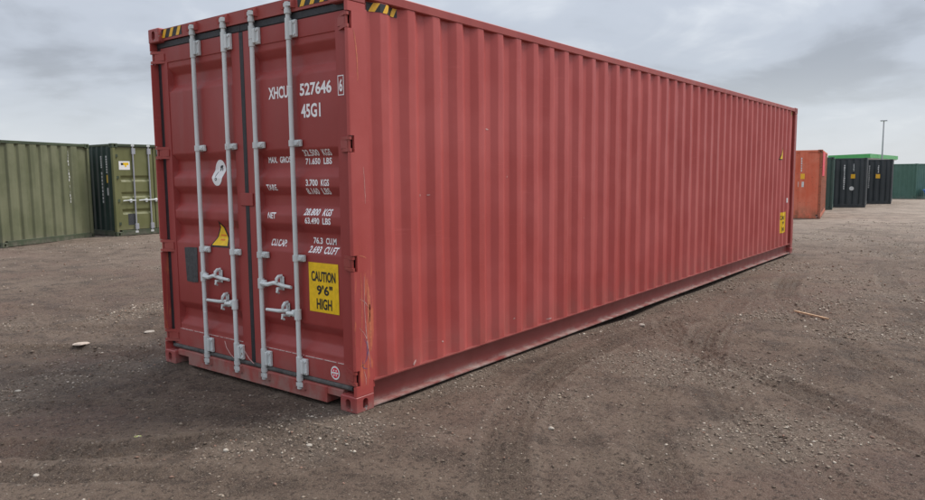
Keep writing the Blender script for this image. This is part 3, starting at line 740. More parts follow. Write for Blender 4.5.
# handles: hub on one bar, lever lying across, catch on the door
def handle(d, y_hub, y_end, y_catch, z):
    s = 1 if y_end > y_hub else -1; mb = MB()
    mb.tube([(RX, y_hub, z-0.045), (RX, y_hub, z+0.03)], 0.026, 12)
    mb.box(RX-0.016, RX+0.014, *sorted((y_hub, y_hub+s*0.06)), z-0.028, z+0.022, 0.006)
    mb.tube([(RX-0.012, y_hub+s*0.02, z-0.004), (RX-0.016, y_hub+s*0.10, z-0.006), (RX-0.010, y_catch-s*0.05, z+0.012), (RX-0.008, y_catch, z+0.006), (RX-0.010, y_catch+s*0.06, z-0.002), (RX-0.010, y_end, z-0.006)],
            [0.017, 0.017, 0.015, 0.015, 0.014, 0.012], 8)
    mb.build('handle', M['galv2'], d, True)
    mb = MB()
    mb.box(DX-0.010, DX-0.001, y_catch-0.022, y_catch+0.022, z-0.045, z+0.06, 0.003)
    mb.tube([(DX-0.006, y_catch, z+0.066), (RX-0.004, y_catch-s*0.004, z+0.062), (RX-0.022, y_catch-s*0.006, z+0.045), (RX-0.026, y_catch, z+0.02)], [0.011, 0.014, 0.013, 0.009], 8)
    mb.tube([(DX-0.006, y_catch, z-0.03), (RX-0.026, y_catch+s*0.005, z-0.028), (RX-0.026, y_catch+s*0.004, z-0.050), (RX-0.008, y_catch, z-0.062)], [0.011, 0.013, 0.012, 0.008], 8)
    mb.build('handle_catch', M['galv2'], d, True)
handle(doors[-1], yc-0.176, 0.675, 0.822, 0.832); handle(doors[-1], yc-0.598, 0.975, 0.765, 0.636)
handle(doors[1], yc+0.598, 1.445, 1.610, 0.824); handle(doors[1], yc+0.176, 1.765, 1.530, 0.630)
# plate that ties the two leaves at mid height, wire seals low down
MB().box(DX-0.012, DX+0.001, yc-0.082, yc+0.075, 1.415, 1.515, 0.004).build('lock_plate', M['red_door'], doors[-1])
for y in (yc+0.03, yc+0.28):
    mb = MB(); mb.tube([(0.03, y+0.06, 0.30), (0.024, y+0.03, 0.25), (0.026, y-0.02, 0.20), (0.03, y-0.07, 0.17)], 0.003, 5); mb.build('seal_wire', M['scratch_w'], doors[1 if y > yc+0.1 else -1])

# the weld seam low on each leaf, its paint chipped to pale filler
M['seam'] = worn_print('chipped_weld', (0.62, 0.50, 0.47), (0.33, 0.04, 0.042), 0.52)
for s in (-1, 1):
    lo, hi = sorted((yc+s*0.13, yc+s*1.04)); MB().box(DX-0.002, DX+0.001, lo, hi, SEAM_B-0.008, SEAM_B-0.003).build('weld_seam', M['seam'], doors[s])
# lettering, following the pressed sheet
def on_door(u, v): # u runs to the camera's right
    y = -u; off = yc-y
    inside = 0.150 <= abs(off) <= 1.030 and SEAM_B <= v <= SEAM_T
    return (DX+(prof_z(v) if inside else 0)-0.0018, y, v)
def recess_shift(y, z): return prof_z(z)*(y+3.5)/3.39      # stencilled straight on, so it sits farther over where the sheet is sunk
def door_text(mb, txt, y_left, y_right, z0, z1):
    sh_ = recess_shift(y_left, (z0+z1)/2) if z0 < 1.9 else 0.0; y_left += sh_; y_right += sh_
    V, Fc = text_mesh(txt, y_left-y_right, z1-z0)
    return conform(mb, V, Fc, on_door, (), CUT_Z, (-y_left, z0))
def line(txts, name='lettering'):
    for txt, yl, yr, z0, z1 in txts:
        if '  ' in txt:
            a, b = txt.split('  '); tot = len(txt)-1; wd = yl-yr
            parts = [(a, yl, yl-wd*(len(a)-0.3)/tot), (b, yr+wd*(len(b)+0.1)/tot, yr)]
        elif ' ' in txt:
            a, b = txt.split(' '); wd = yl-yr; parts = [(a, yl, yl-wd*0.36), (b, yl-wd*0.46, yr)]
        else: parts = [(txt, yl, yr)]
        for t_, a, b in parts: door_text(MB(), t_, a, b, z0, z1).build(name, M['white'], doors[-1])
K = (DX+3.3276)/3.3276
fy = lambda y: (y+3.5023)*K-3.5023
fz = lambda z: (z-1.639)*K+1.639
line([('XHCU', fy(.838), fy(.617), fz(2.197), fz(2.283)), ('527646', fy(.490), fy(.165), fz(2.197), fz(2.284)), ('45G1', fy(.482), fy(.281), fz(2.045), fz(2.141)),
      ('6', fy(.084), fy(.052), fz(2.196), fz(2.280)),
      ('MAX. GROSS', fy(.855), fy(.575), fz(1.739), fz(1.785)), ('32.500  KGS', fy(.466), fy(.180), fz(1.781), fz(1.826)), ('71.650  LBS', fy(.444), fy(.173), fz(1.722), fz(1.767)),
      ('TARE', fy(.892), fy(.775), fz(1.538), fz(1.582)), ('3.700  KGS', fy(.451), fy(.210), fz(1.571), fz(1.618)), ('8.160  LBS', fy(.440), fy(.195), fz(1.513), fz(1.558)),
      ('NET', fy(.892), fy(.800), fz(1.330), fz(1.376)), ('28.800  KGS', fy(.470), fy(.185), fz(1.364), fz(1.412)), ('63.490  LBS', fy(.474), fy(.205), fz(1.304), fz(1.350)),
      ('CU.CAP.', fy(.852), fy(.668), fz(1.124), fz(1.175)), ('76.3  CU.M', fy(.386), fy(.150), fz(1.161), fz(1.207)), ('2.693  CU.FT', fy(.432), fy(.135), fz(1.098), fz(1.146))])
mb = MB(); a, b, c, d_ = fy(.097), fy(.039), fz(2.172), fz(2.303); t = 0.006
for q in ((a, a-t, c, d_), (b+t, b, c, d_), (a-t, b+t, d_-t, d_), (a-t, b+t, c, c+t)):
    conform(mb, np.array([(0, 0), (q[0]-q[1], 0), (q[0]-q[1], q[3]-q[2]), (0, q[3]-q[2])]), [(0, 1, 2, 3)], on_door, (), (), (-q[0], q[2]))
mb.build('check_digit_frame', M['white'], doors[-1])

def flat_sticker(name, parent, polys, place):
    """polys: list of (points, material, lift)"""
    mb = MB(); mats = []
    for item in polys:
        V, Fc, mt, lift, cu, cv = item
        if mt not in mats: mats.append(mt)
        mb.cur = mats.index(mt); conform(mb, V, Fc, lambda u, v, l=lift: place(u, v, l), cu, cv)
    return mb.build(name, [M[q] for q in mats], parent)
def pl_door(u, v, l):
    p = on_door(u, v); return (p[0]-l, p[1], p[2])
def rect(a, b, c, d): return np.array([(a, c), (b, c), (b, d), (a, d)]), [(0, 1, 2, 3)]
def shift(VF, du, dv): return VF[0]+np.array([du, dv]), VF[1]
# CAUTION 9'6" HIGH
ya, yb, z0, z1 = fy(.455), fy(.148), fz(.680), fz(1.033); w = ya-yb; h = z1-z0
it = [(*rect(-ya, -yb, z0, z1), 'yellow', 0.001, (), CUT_Z)]
for txt, x0, x1, v0, v1 in (('CAUTION', .09, .91, .62, .83), ("9'6\"", .27, .80, .35, .55), ('HIGH', .25, .77, .06, .28)):
    it.append((*shift(text_mesh(txt, (x1-x0)*w, (v1-v0)*h), -ya+x0*w, z0+v0*h), 'black', 0.003, (), CUT_Z))
flat_sticker('caution_sticker', doors[-1], it, pl_door)
# yellow triangle with black edge
def tri_pts(k):
    a, b, c = np.array((-fy(1.545), fz(1.278))), np.array((-fy(1.645), fz(1.084))), np.array((-fy(1.415), fz(1.088))); m0 = (a+b+c)/3
    return np.array([m0+(p-m0)*k for p in (a, b, c)])
it = [(tri_pts(1.12), [(0, 1, 2)], 'black', 0.001, (), CUT_Z), (tri_pts(0.90), [(0, 1, 2)], 'yellow', 0.0024, (), CUT_Z)]
for k, (zz, ww) in enumerate(((1.158, .075), (1.122, .06))): it.append((*rect(-fy(1.525)-ww/2, -fy(1.525)+ww/2, zz, zz+0.012), 'orange_print', 0.0036, (), CUT_Z))
flat_sticker('warning_triangle', doors[1], it, pl_door)
# dark data plate
rag = np.array([(-fy(2.040), fz(1.050)), (-fy(1.98), fz(1.056)), (-fy(1.850), fz(1.060)), (-fy(1.856), fz(.90)), (-fy(1.860), fz(.766)), (-fy(1.93), fz(.760)), (-fy(2.024), fz(.764)), (-fy(2.033), fz(.90))])
flat_sticker('data_plate', doors[1], [(rag, [tuple(range(8))], 'grey_plate', 0.003, (), CUT_Z)], pl_door)
# white oval badge, tilted, with dark marks
def ell(cx, cy, rx, ry, n=20, rot=0.0, pw=2.0):
    P = []
    for k in range(n):
        a = 2*math.pi*k/n; x = rx*math.copysign(abs(math.cos(a))**(2/pw), math.cos(a)); y = ry*math.copysign(abs(math.sin(a))**(2/pw), math.sin(a))
        P.append((cx+x*math.cos(rot)-y*math.sin(rot), cy+x*math.sin(rot)+y*math.cos(rot)))
    return np.array(P), [tuple(range(n))]
bx_, bz_ = -fy(1.500)-0.03, fz(1.674); ro = R_(6)
it = [(*ell(bx_, bz_, 0.076, 0.106, 24, ro, 2.1), 'decalw', 0.001, (), CUT_Z)]
for dx, dz, rx, rz, r2 in ((0.016, 0.050, 0.022, 0.010, 0.3), (0.006, 0.032, 0.007, 0.020, -0.2), (0.028, 0.030, 0.006, 0.018, 0.2), (-0.014, -0.052, 0.014, 0.013, 0.2), (-0.022, -0.012, 0.004, 0.026, -0.3)):
    it.append((*ell(bx_+dx, bz_+dz, rx, rz, 10, r2), 'grey_plate', 0.0024, (), CUT_Z))
it.append((*ell(bx_-0.014, bz_-0.052, 0.007, 0.006, 8), 'decalw', 0.0036, (), CUT_Z))
flat_sticker('oval_badge', doors[1], it, pl_door)
# round white badge with red ring
cx, cz = -fy(.200), fz(.264)
it = [(*ell(cx, cz, 0.046, 0.050, 24), 'decalw', 0.001, (), ()), (*ell(cx, cz, 0.036, 0.038, 20), 'red_print', 0.0022, (), ())]
it.append((*rect(cx-0.034, cx+0.034, cz-0.006, cz+0.006), 'decalw', 0.0034, (), ()))
for a in (55, 125, 235, 305): it.append((*ell(cx+0.021*math.cos(R_(a)), cz+0.021*math.sin(R_(a)), 0.006, 0.008, 8), 'decalw', 0.0034, (), ()))
flat_sticker('round_badge', doors[-1], it, pl_door)
# hazard chevrons on the header
def hazard(name, parent, u0, u1, v0, v1, n, place, cu=(), lean=0.6):
    it = [(*rect(u0, u1, v0, v1), 'black', 0.001, cu, ())]; st = (u1-u0)/n; hh = v1-v0
    for k in range(n):
        a = u0+k*st+0.02; p = np.array([(a, v0), (a+st*0.42, v0), (a+st*0.42+lean*hh, v1), (a+lean*hh, v1)]); p[:, 0] = np.clip(p[:, 0], u0, u1)
        it.append((p, [(0, 1, 2, 3)], 'yellow_h', 0.0024, cu, ()))
    return flat_sticker(name, parent, it, place)
pl_hdr = lambda u, v, l: (0.040-0.004*(v-2.792)/0.094-0.0012-l, -u, v)
hazard('hazard_stripes', hdr, -fy(2.200), -fy(1.885), 2.812, 2.880, 3, pl_hdr)
hazard('hazard_stripes', hdr, -fy(.450), -fy(.150), 2.812, 2.880, 3, pl_hdr)
pl_wall = lambda u, v, l: (u, wall_y(u)-0.0015-l, v)
hazard('hazard_stripes', sw, 0.225, 0.53, 2.752, 2.812, 3, pl_wall, CUT_X)
hazard('hazard_stripes', sw, 11.70, 11.95, 2.74, 2.81, 2, pl_wall, CUT_X)
# stickers at the far end of the long side
x0, x1, z0, z1 = 11.27, 11.63, 0.46, 0.86
it = [(*rect(x0, x1, z0, z1), 'yellow', 0.001, CUT_X, ())]
for txt, a, b, c, d_ in (('CAUTION', .09, .91, .64, .84), ("9'6\"", .27, .80, .37, .57), ('HIGH', .25, .77, .08, .30)):
    it.append((*shift(text_mesh(txt, (b-a)*.36, (d_-c)*.40), x0+a*.36, z0+c*.40), 'black', 0.003, CUT_X, ()))
flat_sticker('caution_sticker', sw, it, pl_wall)
T3 = lambda k: np.array([(11.17+a*k, 1.955+b*k) for a, b in ((-0.14, -0.09), (0.14, -0.09), (0.0, 0.15))])
flat_sticker('warning_triangle', sw, [(T3(1.0), [(0, 1, 2)], 'black', 0.001, CUT_X, ()), (T3(0.8), [(0, 1, 2)], 'yellow', 0.0024, CUT_X, ())], pl_wall)
flat_sticker('white_label', sw, [(*rect(11.64, 11.69, 1.04, 1.13), 'decalw', 0.001, CUT_X, ())], pl_wall)
flat_sticker('faded_mark', sw, [(*rect(11.50, 11.56, 2.40, 2.74), 'crayon', 0.001, CUT_X, ())], pl_wall)
# small dings where the paint has come off the long side
for (a, z, w_, h_) in ((0.62, 0.235, 0.05, 0.02), (0.96, 0.33, 0.012, 0.03), (2.6, 0.24, 0.09, 0.014), (1.92, 1.62, 0.02, 0.012), (1.62, 2.02, 0.012, 0.05), (3.35, 1.18, 0.015, 0.012), (2.0, 0.34, 0.02, 0.014), (0.75, 1.49, 0.02, 0.012), (0.84, 1.49, 0.03, 0.01)):
    V, Fc = ell(a, z, w_/2, h_/2, 7, random.uniform(0, 3)); V += rng.normal(0, min(w_, h_)*0.12, V.shape)
    flat_sticker('paint_chip', sw, [(V, Fc, 'scratch_w', 0.0005, CUT_X, ())], pl_wall)

# ------------------------------------------------------------------ containers standing about the yard
def marks(root, polys, mat, name='lettering'):
    mb = MB()
    for vs in polys: mb.add(vs, [(0, 1, 2, 3)])
    return mb.build(name, mat, root)
def far_container(loc, ang, length, width, height, mats, label, face_pitch, face_sl, face_out, dep=0.035, door=None, group='containers standing about the yard', side_mat=None):
    """local x runs back from the face seen by the camera, local y across it (0 = its right-hand corner)"""
    root = empty('shipping_container', loc, ang); tag(root, label, 'container', group)
    wall, rail, cast = M[mats[0]], M[mats[1]], M[mats[2]]; smat = M[side_mat or mats[0]]
    castings(root, length, width, height, cast, False)
    z0, z1 = 0.15, height-0.075
    for y0, y1 in ((0.004, 0.09), (width-0.09, width-0.004)):
        for x0, x1 in ((0.004, 0.11), (length-0.11, length-0.004)):
            MB().box(x0, x1, y0, y1, CT, height-CT, 0.012).build('corner_post', M[mats[3]] if len(mats) > 3 else wall, root)
    for y0, y1 in ((0.005, 0.07), (width-0.07, width-0.005)):
        MB().box(CL, length-CL, y0, y1, height-0.075, height-0.012, 0.004).build('top_side_rail', rail, root); MB().box(CL, length-CL, y0, y1, 0.012, 0.158, 0.004).build('bottom_side_rail', rail, root)
    for x0, x1, nm in ((0.005, 0.07, 'front'), (length-0.07, length-0.005, 'back')):
        MB().box(x0, x1, CW, width-CW, height-0.085, height-0.012, 0.004).build('end_header', rail, root); MB().box(x0, x1, CW, width-CW, 0.012, 0.155, 0.004).build('end_sill', rail, root)
    cp = corr_poly(0.10, length-0.10, 0.278, 0.036, 0.36)
    sheet([(a, 0.012+b) for a, b in cp], z0, z1, 3, 0.002, seed=11).build('side_wall', smat, root, True)
    sheet([(a, width-0.012-b) for a, b in cp], z0, z1, 3, 0.002, seed=12).build('side_wall', smat, root, True)
    ep = corr_poly(0.085, width-0.085, face_pitch, dep, 0.085+face_pitch*0.75, face_sl, face_out)
    sheet([(a, length-0.012-b) for a, b in ep], z0, z1, 3, 0.002, 'y', seed=13).build('end_wall', wall, root, True)
    face = None
    if not door: face = sheet([(a, 0.012+b) for a, b in ep], z0, z1, 5, 0.0012, 'y', 0.015, 3, seed=14).build('end_wall', wall, root, True)
    MB().box(0.06, length-0.06, 0.06, width-0.06, height-0.05, height-0.03).build('roof', rail, root)
    MB().box(0.06, length-0.06, 0.06, width-0.06, 0.10, 0.14).build('floor', M['dark'], root)
    fy_ = interp_poly(ep)
    return root, face, (lambda y, z, l=0.004: (0.012+fy_(y)-l-0.007, y, z))
def glyph_column(root, pl, y, w, ztop, zbot, n, mat, gap=0.3, skip=()):
    """a column of small painted characters too far off to read: worn upright dashes"""
    st = (ztop-zbot)/n; polys = []; g = random.Random(int(y*1000)+n)
    for k in range(n):
        if k in skip: continue
        a, b = ztop-k*st, ztop-(k+1)*st+gap*st; ww = w*g.uniform(0.55, 1.0); o = g.uniform(-0.1, 0.1)*w
        polys.append([pl(y-ww/2+o, b), pl(y+ww/2+o, b), pl(y+ww/2+o, a), pl(y-ww/2+o, a)])
    return marks(root, polys, mat)

def place_z(x, y): return gz(x, y)+0.003
M['farwhite'] = plain('worn_white_paint', (0.66, 0.67, 0.66), 0.5, 0, 0.25, 8)
# olive ten-foot box at the left
A_l, A_r = Vector((3.42, 15.59)), Vector((6.16, 16.80)); ax = (A_r-A_l); angA = math.atan2(ax.y, ax.x)+math.pi/2   # local x goes back
rA, fA, pA = far_container((A_r.x, A_r.y, place_z(4.8, 16.2)), angA, 2.44, ax.length, 2.59, ('olive', 'olive_rail', 'olive_rail', 'olive'),
                           'weathered olive green container with wide ribs at the left edge', 0.335, 0.045, 0.20, 0.045)
glyph_column(rA, pA, 0.76, 0.085, 2.38, 0.98, 17, M['farwhite'], 0.25, (5,))
# olive container with doors beside it, dark green sides
B0 = Vector((6.53, 16.28)); angB = R_(2)+math.pi/2
rB, fB, pB = far_container((B0.x+2.44*math.cos(R_(2)), B0.y+2.44*math.sin(R_(2)), place_z(7.5, 16.5)), angB, 6.06, 2.44, 2.59, ('olive_door', 'olive_rail', 'olive_rail', 'olive_door'),
                           'olive green container with grey locking bars and dark green side', 0.25, 0.05, 0.1, door=True, side_mat='dkgreen')
for s in (-1, 1):
    c0 = 1.22; zb, zt = 0.17, 2.49
    bands = [(0.42, 0.60), (0.93, 1.11), (1.40, 1.58)] if False else [(0.60, 0.76), (1.06, 1.24), (1.52, 1.70)]
    zz = [(zb, 0)]
    for b, t in bands: zz += [(b, 0), (b+0.06, 0.032), (t-0.06, 0.032), (t, 0)]
    zz += [(zt, 0)]
    cols = [(0.015, 0), (0.12, 0), (0.14, 1), (0.98, 1), (1.0, 0), (1.115, 0)]; n = len(cols)
    mb = MB().add([(0.045+(d if md else 0), c0+s*yo, z) for z, d in zz for yo, md in cols], [(r*n+i, r*n+i+1, (r+1)*n+i+1, (r+1)*n+i) for r in range(len(zz)-1) for i in range(n-1)])
    mb.box(0.10, 0.11, *sorted((c0+s*0.015, c0+s*1.115)), zb, zt)
    dB = mb.build('door', M['olive_door'], rB)
    ybox_ = lambda mb, x0, x1, a, b, z0, z1: mb.box(x0, x1, *sorted((c0+s*a, c0+s*b)), z0, z1)
    ybox_(MB(), 0.05, 0.08, 1.117, 1.15, zb, zt).build('seal', M['rubber'], dB); ybox_(MB(), 0.042, 0.07, 0.0 if s < 0 else 0.001, 1.12, zt+0.001, zt+0.035).build('seal', M['rubber'], dB)
    for zz_ in (0.35, 1.0, 1.65, 2.25): ybox_(MB(), 0.012, 0.046, 1.06, 1.2, zz_-0.04, zz_+0.04).build('hinge', M['olive_rail'], dB)
    for off in (0.15, 0.62):
        y = c0+s*off
        MB().tube([(0.02, y, 0.12), (0.02, y, 2.55)], 0.021, 8).build('lock_rod', M['mast'], dB, True)
        for z in (0.25, 2.38): MB().box(0.0, 0.044, y-0.07, y+0.035, z-0.08, z+0.08, 0.004).build('rod_bracket', M['mast'], dB)
        for z in (0.10, 2.54): MB().box(0.002, 0.04, y-0.05, y+0.05, z-0.03, z+0.03, 0.006).build('cam', M['galv2'], dB)
        mb = MB(); z = 0.99; mb.tube([(0.012, y-0.02, z), (0.004, y+0.2, z+0.01), (0.006, y+0.36, z)], 0.018, 6); mb.box(0.002, 0.044, y+0.10, y+0.16, z-0.05, z+0.05, 0.004); mb.build('handle', M['galv2'], dB)
    if s == 1:
        mb = MB(); P = lambda a, b, c, d, l: [(0.045-l, y_, z_) for y_, z_ in ((a, c), (b, c), (b, d), (a, d))]
        mb.add(P(1.93, 2.25, 1.86, 2.10, 0.003), [(0, 1, 2, 3)]); mb.cur = 1; mb.add(P(1.97, 2.13, 1.99, 2.06, 0.005), [(0, 1, 2, 3)]); mb.add(P(2.03, 2.08, 1.94, 1.99, 0.005), [(0, 1, 2, 3)])
        mb.cur = 2; mb.add(P(2.12, 2.19, 1.99, 2.05, 0.005), [(0, 1, 2, 3)]); mb.build('notice', [M['decalw'], M['yellow'], M['black']], dB)
        MB().add(P(1.86, 2.06, 0.30, 0.62, 0.003), [(0, 1, 2, 3)]).build('data_plate', M['grey_plate'], dB)
# lettering on its dark green side (local y = width)
cpB = interp_poly(corr_poly(0.10, 5.96, 0.278, 0.036, 0.36)); plB = lambda x, z, l=0.004: (x, 2.44-0.012-cpB(x)+l, z)
for x, zt_, zb_, n in ((0.70, 2.25, 1.9, 6), (0.70, 1.8, 0.9, 9), (0.42, 2.25, 1.75, 7)):
    st = (zt_-zb_)/n; marks(rB, [[plB(x-0.04, zt_-(k+1)*st+0.3*st), plB(x+0.04, zt_-(k+1)*st+0.3*st), plB(x+0.04, zt_-k*st), plB(x-0.04, zt_-k*st)] for k in range(n)], M['farwhite'])
marks(rB, [[plB(0.34, 1.50), plB(0.46, 1.50), plB(0.46, 1.72), plB(0.34, 1.72)]], M['yellow'], 'sticker'); marks(rB, [[plB(0.34, 1.15), plB(0.46, 1.15), plB(0.46, 1.36), plB(0.34, 1.36)]], M['farwhite'], 'sticker')

# the row beyond the far end of the red container: (right-hand corner, angle of the length axis)
def row_box(corner, ang, length, width, height, mats, label, pitch=0.30, sl=0.05, out=0.12, side=None):
    x, y = corner; z = gz(x+0.3, y+0.6)+0.003
    return far_container((x, y, z), R_(ang), length, width, height, mats, label, pitch, sl, out, side_mat=side)
rC, fC, pC = row_box((26.08, 2.21), 9.2, 6.06, 2.44, 2.59, ('orange', 'orange', 'orange_side', 'orange_side'), 'faded orange container with rusty base behind the red container', 0.40, 0.04, 0.26, 'orange_side')
glyph_column(rC, pC, 1.34, 0.05, 2.15, 0.95, 12, M['farwhite']); glyph_column(rC, pC, 0.70, 0.05, 2.30, 1.75, 6, M['farwhite'])
marks(rC, [[pC(0.58, 1.50), pC(0.72, 1.50), pC(0.72, 1.70), pC(0.58, 1.70)]], M['yellow_h'], 'sticker'); marks(rC, [[pC(0.60, 1.20), pC(0.80, 1.20), pC(0.80, 1.40), pC(0.60, 1.40)]], M['farwhite'], 'sticker')
mb = MB(); mb.box(0.2, 2.6, -0.012, -0.002, 1.6, 2.5, 0.003); o = mb.build('red_panel', M['red_print'], rC)
rD, fD, pD = row_box((34.61, 3.36), 9.4, 6.06, 2.44, 2.52, ('green2', 'green2', 'green2'), 'dark bottle green container wedged between orange and charcoal containers', side='green2')
rE, fE, pE = row_box((38.64, 2.55), 7.4, 6.06, 2.44, 2.56, ('charcoal', 'charcoal', 'charcoal'), 'charcoal container carrying a round white sticker under its yellow square')
glyph_column(rE, pE, 1.02, 0.07, 2.20, 0.90, 12, M['farwhite']); glyph_column(rE, pE, 0.60, 0.07, 2.25, 1.85, 5, M['farwhite'])
marks(rE, [[pE(0.52, 1.50), pE(0.72, 1.50), pE(0.72, 1.72), pE(0.52, 1.72)]], M['yellow_h'], 'sticker')
mb = MB(); V, Fc = ell(0.66, 0.98, 0.11, 0.11, 12); mb.add([(pE(0.66, 0.98)[0]-0.03 if False else 0.006, p[0], p[1]) for p in V], Fc).build('round_sticker', M['farwhite'], rE)
rF, fF, pF = row_box((44.92, 2.14), 6.2, 6.06, 2.44, 2.60, ('charcoal', 'charcoal', 'charcoal'), 'charcoal container next to the mid green one, without a round sticker')
glyph_column(rF, pF, 1.18, 0.07, 2.25, 0.90, 12, M['farwhite']); glyph_column(rF, pF, 0.72, 0.07, 2.25, 1.80, 5, M['farwhite'])
marks(rF, [[pF(0.62, 1.50), pF(0.84, 1.50), pF(0.84, 1.74), pF(0.62, 1.74)]], M['yellow_h'], 'sticker')
rG, fG, pG = row_box((56.6, 2.02), -20.0, 2.44, 3.0, 2.52, ('green3', 'green3', 'green3'), 'mid green container standing alone farthest to the right')

# ------------------------------------------------------------------ beyond the yard
# flat bright green canopy on posts
def zg_(x): return float(slope(np.array([x]))[0])
can = empty('canopy', (112, 13, zg_(112))); tag(can, 'flat bright green canopy rising behind the charcoal containers', 'canopy')
zt = 4.60; th = 0.58
c1, c2, c3 = Vector((114.0, 13.1)), Vector((121.3, 19.96)), Vector((138.4, 12.4))
c4 = c2+c3-c1; base = Vector((112, 13))
mb = MB(); poly = [tuple(c-base) for c in (c1, c3, c4, c2)]
mb.prism(poly, 2, zt-th, zt); mb.build('fascia', M['brightgreen'], can)
cen = sum((c-base for c in (c1, c2, c3, c4)), Vector((0, 0)))/4
mb = MB(); mb.prism([tuple(Vector(p)*0.96+cen*0.04) for p in poly], 2, zt-th-0.12, zt-th-0.004); mb.build('soffit', M['pale'], can)
for fr in ((0.2, 0.25), (0.8, 0.25), (0.2, 0.75), (0.8, 0.75)):
    p = (c1-base)+(c2-c1)*fr[0]+(c3-c1)*fr[1]; mb = MB(); mb.box(p.x-0.2, p.x+0.2, p.y-0.2, p.y+0.2, 0.0, zt-th-0.12); mb.build('column', M['pale'], can)
e = (c2-c1).normalized(); nrm = Vector((e.y, -e.x)); 
if nrm.dot(Vector((CAM.x, CAM.y))-c1) < 0: nrm = -nrm
p0 = (c1-base)+e*17.0+nrm*0.02; p1 = p0+e*3.0
MB().add([(p0.x, p0.y, zt-th+0.08), (p1.x, p1.y, zt-th+0.08), (p1.x, p1.y, zt-0.04), (p0.x, p0.y, zt-0.04)], [(0, 1, 2, 3)]).build('sign_panel', M['decalw'], can)
# tall lamp mast
lm = empty('lamp_mast', (120.65, 12.47, zg_(120.65))); tag(lm, 'tall thin grey lamp mast beyond the green canopy', 'lamp mast')
MB().tube([(0, 0, 0), (0, 0, 9.55)], [0.14, 0.08], 8).build('mast', M['mast'], lm)
MB().box(-0.25, 0.25, -0.45, 0.45, 9.5, 9.66, 0.03).build('lamp_head', M['mast'], lm)
MB().box(-0.22, 0.22, -0.22, 0.22, -0.05, 0.3, 0.02).build('base_plate', M['mast'], lm)
# pale shed and blue tank at the very edge of the frame
sh = empty('warehouse', (112, 4.4, zg_(112))); tag(sh, 'pale grey clad warehouse at the right edge of the yard', 'building')
MB().box(-3, 6, -14, 1.8, 0, 2.6).build('wall', M['pale'], sh); MB().prism([(-3.3, 2.6), (6.3, 2.6), (1.5, 3.0)], 1, -14.2, 2.0).build('roof', M['mast'], sh)
MB().box(-3.03, -2.97, -6.0, -2.5, 0.0, 2.2).build('door', M['mast'], sh)
bt = empty('skip', (56.9, 0.4, gz(56.9, 0.4)+0.002)); tag(bt, 'small blue skip beside the mid green container', 'skip')
mb = MB(); mb.prism([(-1.15, 0.62), (-0.85, 0.0), (0.85, 0.0), (1.15, 0.62)], 0, -0.6, 0.6); mb.build('body', M['blue'], bt)
MB().box(-0.66, 0.66, -1.2, 1.2, 0.62, 0.68, 0.01).build('rim', M['blue'], bt)
for y in (-0.7, 0.7): MB().box(-0.62, 0.62, y-0.05, y+0.05, 0.25, 0.32).build('lifting_lug', M['mast'], bt)

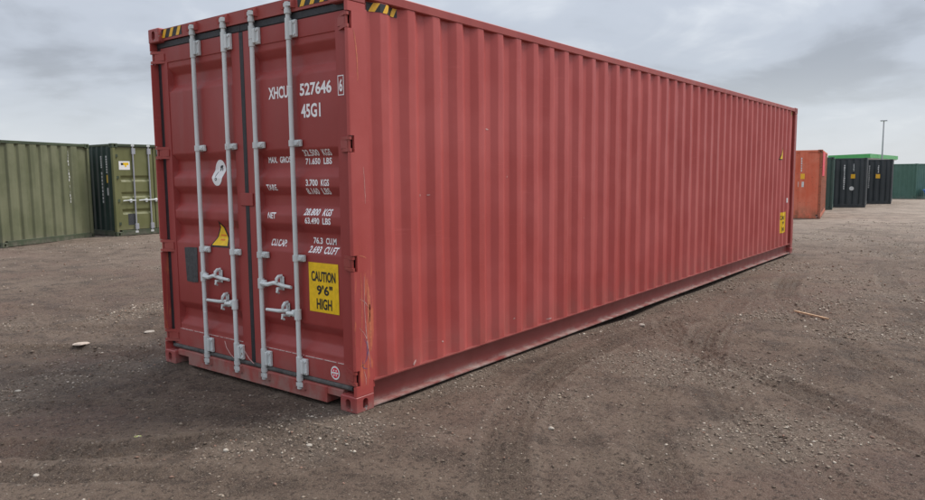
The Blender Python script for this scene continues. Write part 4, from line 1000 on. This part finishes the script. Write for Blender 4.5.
# ------------------------------------------------------------------ bits lying about
def splinter(name, p0, p1, w, t, mat, label, cat):
    """a thin broken slat"""
    a, b = Vector(p0), Vector(p1); d = (b-a); n = Vector((-d.y, d.x)).normalized(); mb = MB(); k = 9; vs = []
    for i in range(k):
        f = i/(k-1); c = a+d*f; ww = w*(0.35 if i in (0, k-1) else random.uniform(0.8, 1.05)); z = gz(a.x, a.y)*(1-f)+gz(b.x, b.y)*f+0.008
        for sx, zz in ((-1, 0), (1, 0), (1, t), (-1, t)): q = c+n*sx*ww/2; vs.append((q.x, q.y, z+zz))
    fs = [(0, 1, 2, 3), tuple((k-1)*4+j for j in (3, 2, 1, 0))]+[(i*4+j, i*4+(j+1) % 4, i*4+4+(j+1) % 4, i*4+4+j) for i in range(k-1) for j in range(4)]
    return tag(mb.add(vs, fs).build(name, mat, None), label, cat)
splinter('wood_stick', (5.66, -1.52), (5.34, -1.95), 0.035, 0.016, M['wood'], 'thin pale wood splinter lying on the dirt at the right', 'stick')
def pebble(name, x, y, r, flat, mat, label, cat, seed, group=None):
    bm = bmesh.new(); bmesh.ops.create_icosphere(bm, subdivisions=2, radius=1); g = random.Random(seed)
    f = [Vector((g.gauss(0, 1), g.gauss(0, 1), g.gauss(0, 1))).normalized() for _ in range(7)]
    for v in bm.verts:
        n = v.co.normalized(); k = min([0.82/max(0.05, n.dot(q)) if n.dot(q) > 0.55 else 9 for q in f]+[1.0]); v.co = Vector((n.x*k*r*1.3, n.y*k*r, n.z*k*r*flat))
    me = bpy.data.meshes.new(name); bm.to_mesh(me); bm.free(); me.materials.append(mat)
    o = bpy.data.objects.new(name, me); COL.objects.link(o); o.location = (x, y, gz(x, y)+r*flat*0.55); o.rotation_euler = (0, 0, g.uniform(0, 6.28))
    return tag(o, label, cat, group)
pebble('paper_scrap', -0.15, 3.72, 0.062, 0.22, M['paper'], 'flat pale scrap lying on the dirt left of the doors', 'scrap', 1)
pebble('paper_scrap', 0.60, 3.80, 0.05, 0.22, M['stone'], 'pale scrap lying just behind the left bottom corner of the red container', 'scrap', 2)
pebble('stone', -0.57, -0.18, 0.019, 0.6, M['stone'], 'pale elongated stone in front of the near casting corner', 'stone', 3)
pebble('stone', -0.95, 0.12, 0.017, 0.7, M['stone'], 'pale round stone in front of the doors near the gravel patch', 'stone', 4)
pebble('stone', -1.75, 0.74, 0.016, 0.6, M['stone'], 'whitish stone near the bottom left corner of the picture', 'stone', 5)
pebble('stone', -1.17, 2.52, 0.019, 0.5, M['stone'], 'pale stone near the left edge above the wheel track', 'stone', 6)
pebble('stone', 0.55, -1.22, 0.017, 0.7, M['stone'], 'bright white stone on the dirt right of the near corner', 'stone', 7)
pebble('stone', 3.80, -0.42, 0.032, 0.5, M['stone'], 'pale stone lying beside the long side of the container', 'stone', 8)
pebble('leaf', -1.11, 0.84, 0.020, 0.18, M['leaf'], 'tiny yellow green leaf on the dirt in front of the doors', 'leaf', 9)
